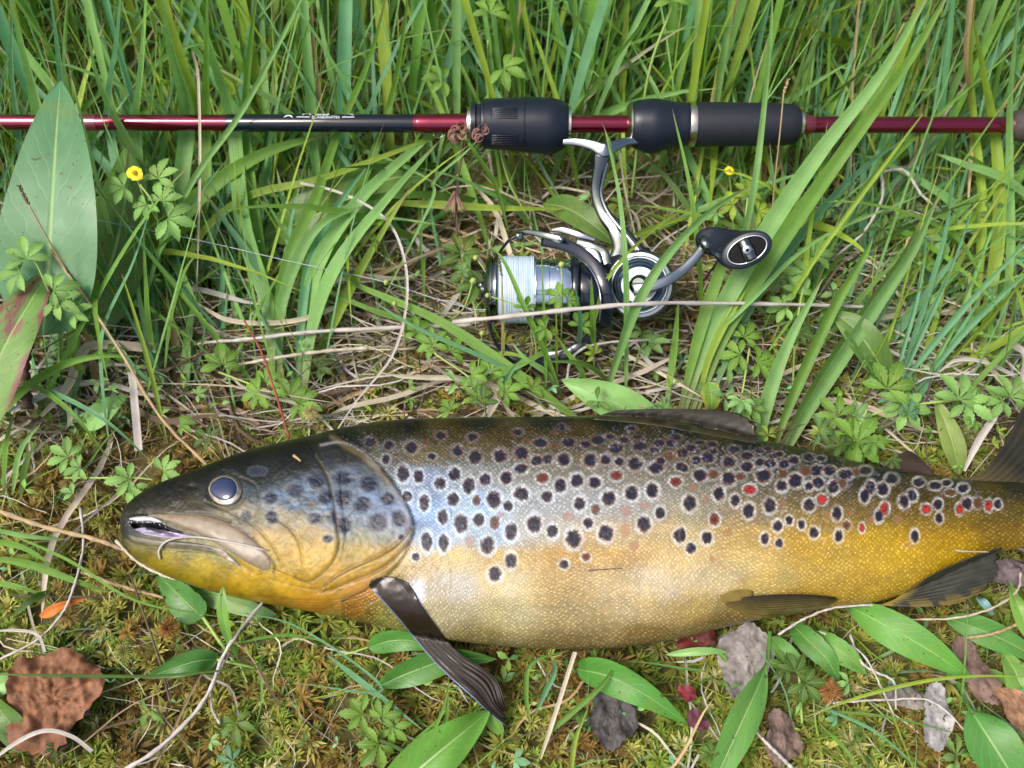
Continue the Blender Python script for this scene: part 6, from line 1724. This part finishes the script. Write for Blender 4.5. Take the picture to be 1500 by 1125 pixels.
# ---- seed heads
def seed_head(name, label, base, tip, n=16, size=5, ck='n', stalk=None):
    o = thing(name, W(base[0], base[1], 0), label, "seed head")
    A0 = W(base[0], base[1], base[2] / 100); A1 = W(tip[0], tip[1], tip[2] / 100)
    k = mpp(base[0], base[1], base[2] / 100); ax = nrm(A1 - A0); mb = MB(); r = random.Random(5)
    e1 = nrm(np.cross(ax, [0, 0, 1])); e2 = np.cross(ax, e1)
    for i in range(n):
        f = i / n; a = i * 2.4
        c0 = A0 + (A1 - A0) * f; d = nrm(ax * 1.1 + (e1 * math.cos(a) + e2 * math.sin(a)) * .8)
        V, Fq = tube_geo(np.array([c0, c0 + d * size * k * .5, c0 + d * size * k * 1.1]), np.array([.25, .32, .04]) * size * k, 6, cap=False)
        mb.add(V, Fq, COLS[ck] * r.uniform(.6, 1.6))
    mb.build("spikelets", M_dry, o)
    if stalk: tube("stalk", [W(x, y, z / 100) for x, y, z in stalk], .0004, M_dry, o, seg=6, n=16, col=COLS['t'])
    return o
seed_head("seed_head", "dark brown seed head in front of the biggest leaf", (42, 300, 9.2), (28, 272, 9.8), 18, 5, 'n', [(42, 300, 9.2), (70, 350, 7.8), (100, 400, 6)])
seed_head("seed_head", "brown seed head standing before the white line spool", (735, 405, 6.2), (731, 378, 6.7), 18, 4, 'n', [(735, 405, 6.2), (736, 470, 4.5), (735, 560, .5)])
seed_head("seed_head", "pale seed head on a straw stalk in front of the foam grip end", (1148, 136, 9.6), (1155, 116, 10.2), 14, 4, 't', [(1148, 136, 9.6), (1142, 200, 8), (1132, 300, 5), (1128, 400, 2)])
seed_head("seed_head", "dark seed head high at the top right among wide blades", (1326, 32, 12), (1338, 8, 13), 18, 6, 'n', [(1326, 32, 12), (1312, 60, 11), (1290, 120, 8)])
seed_head("seed_head", "small pale seed tip above the reel crank at the right", (1328, 356, 4), (1332, 346, 4.4), 8, 4, 't', [(1328, 356, 4), (1310, 420, 2)])
# ---- dried curled flowers by the rod
def dried_flower(name, label, cx, cy, z, size, n=9, stalk=None, down=False):
    o = thing(name, W(cx, cy, 0), label, "dried flower"); c0 = W(cx, cy, z); k = mpp(cx, cy, z); r = random.Random(8)
    for i in range(n):
        a = 2 * math.pi * i / n + r.uniform(-.2, .2)
        d = np.array([math.cos(a), math.sin(a) * .6, r.uniform(-.1, .3)]); d = nrm(d); up = nrm(CAMP - c0)
        if down: d = nrm(np.array([math.cos(a) * .45, -.6, -.5]))
        P = []
        for j_ in range(12):
            t = j_ / 11; ang = t * (3.6 if not down else 1.2)
            if down: P.append(c0 + d * size * k * (math.sin(ang) * .45 + t * .45) + up * size * k * (1 - math.cos(ang)) * .22)
            else:
                sd_ = np.cross(up, d); ang = t * 5.2; rr_ = size * k * (.30 - .16 * t)
                P.append(c0 + d * (size * k * .12 + rr_ * math.sin(ang)) + sd_ * rr_ * (1 - math.cos(ang)) + up * size * k * .15 * t)
        V, Fq = tube_geo(np.array(P), np.stack([np.full(12, 2.2 * k), np.full(12, .5 * k)], -1) * np.linspace(1, .5, 12)[:, None], 6)
        mk("petal", V, Fq, M_dead, o, col=np.tile(np.array([.17, .085, .07]) * r.uniform(.7, 1.3), (len(V), 1)), uv=np.zeros((len(V), 2)))
    if stalk: tube("stalk", [W(x, y, z_ / 100) for x, y, z_ in stalk], .0005, M_dead, o, seg=6, n=16, col=COLS['n'])
dried_flower("dried_flower", "curled brown dried flower against the black locking ring of the rod", 672, 194, .069, 36, 9, [(682, 190, 6.6), (674, 240, 5), (665, 330, 2)])
dried_flower("dried_flower", "second curled brown dried flower half over the black foregrip", 704, 194, .075, 30, 8, [(686, 190, 6.8), (672, 260, 4.4), (668, 350, 1.5)])
dried_flower("dried_flower", "drooping brown dried flower hanging below the foregrip", 666, 280, .045, 36, 8, [(666, 284, 4.5), (670, 330, 3), (668, 380, 1)], down=True)
# ---- yellow flower and buds
def flower(name, label, cx, cy, z, size, stalk=None, bud=False):
    o = thing(name, W(cx, cy, 0), label, "flower"); c0 = W(cx, cy, z); k = mpp(cx, cy, z); r = random.Random(3)
    up = nrm(np.array([.1, -.5, .8])); e1, e2, nv = basis(up, .3)
    yel = np.array([.72, .60, .02])
    if bud:
        for g_i in range(5):
            a = g_i * 1.257; d = nrm(nv + (e1 * math.cos(a) + e2 * math.sin(a)) * .35)
            P = [c0 + (e1 * math.cos(a) + e2 * math.sin(a)) * size * k * .2, c0 + d * size * k * .6, c0 + nv * size * k * 1.1]
            V, Fq = tube_geo(catmull(np.array(P), 8), np.array([.12, .26, .3, .3, .26, .2, .12, .03]) * size * k, 6)
            mk("sepal", V, Fq, M_small, o, col=np.tile(np.array([.30, .32, .04]), (len(V), 1)), uv=np.zeros((len(V), 2)))
    else:
        for g_i in range(5):
            for g_ in leaflets_geo(c0, *[(e1 * math.cos(b_) + e2 * math.sin(b_)) for b_ in (g_i * 1.257, g_i * 1.257 + 1.5708)], nv, size * k, 1, 0, yel, seed=g_i, narrow=1.0, teeth=2, droop=.1):
                V, Fq, c, uv = g_
                mk("petal", V, Fq, M_dead if False else M_small, o, col=c, uv=uv * np.array([1, 0]) + np.array([.6, .05]))
        mb = MB()
        for i in range(16):
            a = i * 2.4; rr = size * k * .06 * math.sqrt(i); p = c0 + e1 * math.cos(a) * rr + e2 * math.sin(a) * rr
            V, Fq = tube_geo(np.array([p, p + nv * size * k * .18, p + nv * size * k * .24]), np.array([.02, .05, .06]) * size * k, 5, cap=False); mb.add(V, Fq, np.array([.8, .5, .02]))
        mb.build("stamens", M_small, o)
    if stalk: tube("stalk", [W(x, y, z_ / 100) for x, y, z_ in stalk], .0004, M_small, o, seg=6, n=16, col=COLS['y'] * .8)
flower("yellow_flower", "open yellow flower beside the biggest leaf at left", 198, 254, .075, 15, [(198, 254, 7.5), (212, 290, 6), (235, 330, 4.5)])
flower("yellow_flower", "small yellow flower among blades behind the foam grip", 1068, 250, .05, 9, [(1068, 250, 5), (1072, 290, 3), (1075, 340, 1)])
flower("yellow_flower", "tiny yellow flower under the red butt section", 1206, 259, .05, 7, [(1206, 259, 5), (1204, 300, 3), (1200, 350, 1)])
for i, (cx, cy, z, s, st, lb) in enumerate([
    (697, 378, .045, 9, [(697, 378, 4.5), (712, 400, 4), (735, 450, 2)], "yellow bud left of the reel's line roller"),
    (693, 412, .042, 11, [(693, 412, 4.2), (680, 450, 3), (660, 470, 1)], "green bud left of the spool lip"),
    (714, 433, .055, 8, [(714, 433, 5.5), (730, 438, 5.4), (770, 452, 5)], "orange-yellow bud touching the front of the spool"),
    (822, 388, .062, 10, [(822, 388, 6.2), (824, 430, 5), (822, 500, 1)], "yellow-green bud in front of the spool skirt"),
    (578, 445, .035, 8, [(578, 445, 3.5), (590, 470, 2), (592, 500, 1)], "yellow bud crossed by the white bow-shaped blade"),
    (566, 414, .035, 9, [(566, 414, 3.5), (590, 425, 2.4), (610, 445, 1)], "green bud above the straw in the middle"),
    (706, 488, .03, 9, [(706, 488, 3), (704, 510, 2), (700, 540, 1)], "withered orange bud below the spool"),
    (1346, 386, .03, 6, [(1346, 386, 3), (1352, 410, 2), (1356, 440, 1)], "small yellow bud among bluish blades at right"),
    (1238, 283, .04, 8, [(1238, 283, 4), (1242, 320, 2.4), (1240, 350, 1)], "round green bud under the rod butt")]):
    flower("flower_bud", lb, cx, cy, z, s, st, bud=True)
# ---- leafy sprigs
H = [
 ("sprig", "bright cinquefoil sprig around the yellow flower", [(232, 420, .5), (235, 350, 4), (225, 300, 6.2), (205, 270, 7)], 3, [(182, 275, 6.8, 36, 200), (232, 262, 7.0, 38, 70), (246, 320, 6.2, 46, -10), (238, 295, 6.4, 40, 60), (215, 300, 6.2, 34, 230)], 'l'),
 ("sprig", "light green sprig overlapping the lower part of the biggest leaf", [(88, 560, .5), (84, 470, 4), (60, 400, 6), (40, 370, 6.6)], 3, [(40, 380, 6.8, 48, 110), (30, 400, 6.5, 40, 190), (78, 425, 6, 42, 20), (86, 440, 5.6, 40, -30), (108, 458, 5, 34, 20)], 'l'),
 ("sprig", "three-leaved sprig on moss left of the snout", [(95, 700, .5), (150, 700, 1.2), (200, 700, 1.2), (225, 703, 1)], 3, [(100, 670, 1.2, 40, 150), (118, 685, 1.3, 34, 200), (190, 702, 1.4, 40, 190), (196, 712, 1.2, 34, 260), (240, 690, 1.6, 36, 30)], 'l'),
 ("sprig", "green sprig with runner above the trout's forehead", [(450, 595, .5), (400, 575, 1.4), (360, 560, 1.6), (320, 545, 1.4)], 3, [(325, 535, 1.6, 44, 100), (380, 575, 1.6, 40, 200), (425, 580, 1.8, 40, 70), (440, 590, 1.6, 38, -20), (390, 560, 1.6, 36, 80)], 's'),
 ("sprig", "sprig spreading over straw left of the bail foot", [(735, 600, .5), (690, 555, 1.6), (640, 520, 2), (605, 490, 2)], 3, [(610, 488, 2.2, 34, 100), (635, 505, 2.1, 38, 150), (660, 515, 2.1, 40, 60), (690, 550, 1.8, 34, -20), (720, 545, 1.8, 34, 80), (735, 565, 1.5, 34, 0)], 's'),
 ("sprig", "sprig in front of the spool and gearbox", [(760, 560, .4), (785, 520, 2), (775, 470, 4.4), (760, 455, 5)], 2.5, [(768, 452, 5.2, 26, 70), (822, 436, 5.4, 30, 150), (832, 440, 5.4, 26, 20), (800, 480, 4.5, 28, 190), (850, 478, 3.5, 30, 60)], 's'),
 ("sprig", "dark leafed sprig left of the spool front", [(700, 470, .5), (690, 430, 1.2), (680, 390, 1.6)], 3, [(676, 372, 2, 48, 110), (690, 395, 1.8, 44, 210), (700, 415, 1.6, 44, 250)], 'd'),
 ("sprig", "cinquefoil sprig below the crank knob", [(1160, 600, .4), (1165, 500, 2), (1175, 430, 3), (1190, 385, 3.6)], 3, [(1192, 375, 3.8, 44, 60), (1180, 400, 3.4, 40, 170), (1168, 430, 3, 38, 110), (1150, 450, 2.6, 36, 190)], 'l'),
 ("sprig", "sprig with pointed leaflets behind the dorsal fin's rear", [(1080, 620, .4), (1090, 560, 1.6), (1098, 510, 2)], 3, [(1090, 495, 2.2, 36, 60), (1085, 520, 2, 40, 180), (1110, 530, 2, 38, -10), (1120, 545, 1.6, 34, 60)], 's'),
 ("runner_sprig", "long runner with palm-shaped leaves right above the tail stalk", [(1240, 625, .8), (1300, 600, 2), (1380, 588, 2.4), (1440, 582, 2.4), (1520, 580, 2)], 4, [(1405, 585, 2.8, 58, 70), (1415, 590, 2.6, 48, -40), (1480, 582, 2.8, 50, 60), (1470, 588, 2.6, 40, 180), (1325, 598, 2.4, 46, -60), (1320, 592, 2.6, 40, 100)], 'l'),
 ("sprig", "grey-green toothed sprig behind the adipose fin", [(1250, 672, .4), (1252, 640, 1.6), (1270, 600, 2.6)], 3, [(1250, 645, 1.8, 52, 80), (1256, 648, 1.8, 58, 0), (1245, 650, 1.6, 44, 250), (1228, 610, 2.2, 48, 130), (1300, 570, 3, 56, 60)], 's'),
 ("sprig", "herb sprig behind the middle of the trout's back", [(640, 612, .4), (680, 590, 1.4), (720, 575, 1.6)], 3, [(700, 585, 1.6, 32, 90), (740, 575, 1.8, 34, 20), (780, 570, 1.8, 30, 60), (660, 600, 1.4, 28, 130)], 's'),
 ("sprig", "glossy dark shoot between tongue-shaped leaves at lower right", [(1175, 1060, .3), (1172, 1010, 1), (1170, 985, 1.4)], 4, [(1165, 985, 1.6, 40, 60), (1178, 1000, 1.4, 42, -50), (1150, 975, 1.4, 36, 170)], 'd'),
 ("sprig", "little bright sprig at the bottom left of the pectoral fin", [(560, 1060, .3), (545, 1030, 1), (560, 1010, 1)], 3, [(530, 1045, 1.2, 40, 180), (560, 1050, 1.2, 36, 60), (555, 1090, 1.2, 44, 230), (575, 1065, 1, 34, -40)], 's'),
 ("sprig", "small rosette sprig near the upper foregrip behind the rod", [(780, 330, .5), (740, 250, 2), (718, 120, 4), (715, 60, 8)], 3, [(718, 20, 9, 40, 90), (738, 100, 6.6, 44, -30), (650, 118, 5.6, 38, 180)], 's'),
 ("sprig", "herb sprig with a tall light stem right of the foregrip", [(925, 290, .5), (938, 180, 4.2), (955, 90, 8), (985, 10, 11)], 4, [(985, 2, 11.5, 40, 100)], 's'),
 ("sprig", "bright small sprig above the crank knob", [(1095, 380, .8), (1092, 330, 2.6), (1095, 290, 3.6)], 3, [(1095, 285, 3.8, 34, 90), (1075, 300, 3.4, 32, 160), (1110, 310, 3.2, 32, 0)], 'y'),
 ("sprig", "low herb sprig left of the runner near the bluish blades", [(1350, 470, .6), (1345, 430, 1.6), (1350, 395, 2.4)], 3, [(1352, 392, 2.6, 34, 80), (1370, 405, 2.4, 30, 0), (1335, 400, 2.4, 30, 170)], 's'),
]
for nm, lb, st, sw, hd, ck in H: sprig(nm, lb, st, sw, hd, ck)
# pale moss tuft above the forehead
def moss_head(name, label, cx, cy, z, size, colr_, n=60):
    c0 = W(cx, cy, z); k = mpp(cx, cy, z); r = random.Random(int(cx)); mb = MB()
    for i in range(n):
        a = i * 2.4; el_ = math.radians(85 - 95 * (i / n) ** .7)
        d = np.array([math.cos(a) * math.cos(el_), math.sin(a) * math.cos(el_), math.sin(el_)])
        ln_ = size * k * (.5 + .5 * i / n) * r.uniform(.8, 1.2)
        P = np.array([c0, c0 + d * ln_ * .6, c0 + d * ln_ + np.array([0, 0, -.25 * ln_ * (i / n)])])
        V, Fq = tube_geo(P, np.array([1.1, 1.0, .15]) * k, 4, cap=False); mb.add(V, Fq, np.array(colr_) * r.uniform(.6, 1.25))
    o = mb.build(name, M_moss, None, origin=c0); meta(o, label, "moss")
moss_head("moss_tuft", "creamy yellow moss tuft just above the trout's forehead", 455, 604, .016, 17, (.42, .38, .16), 90)
moss_head("moss_tuft", "bushy russet moss head under the two toothed leaves at lower right", 1215, 1012, .014, 24, (.36, .18, .06), 110)
moss_head("moss_tuft", "pale green moss star left of the oval stalked leaf", 182, 955, .013, 22, (.30, .31, .09), 80)
moss_head("moss_tuft", "rusty moss star below the gill covers", 246, 920, .014, 20, (.26, .13, .035), 80)
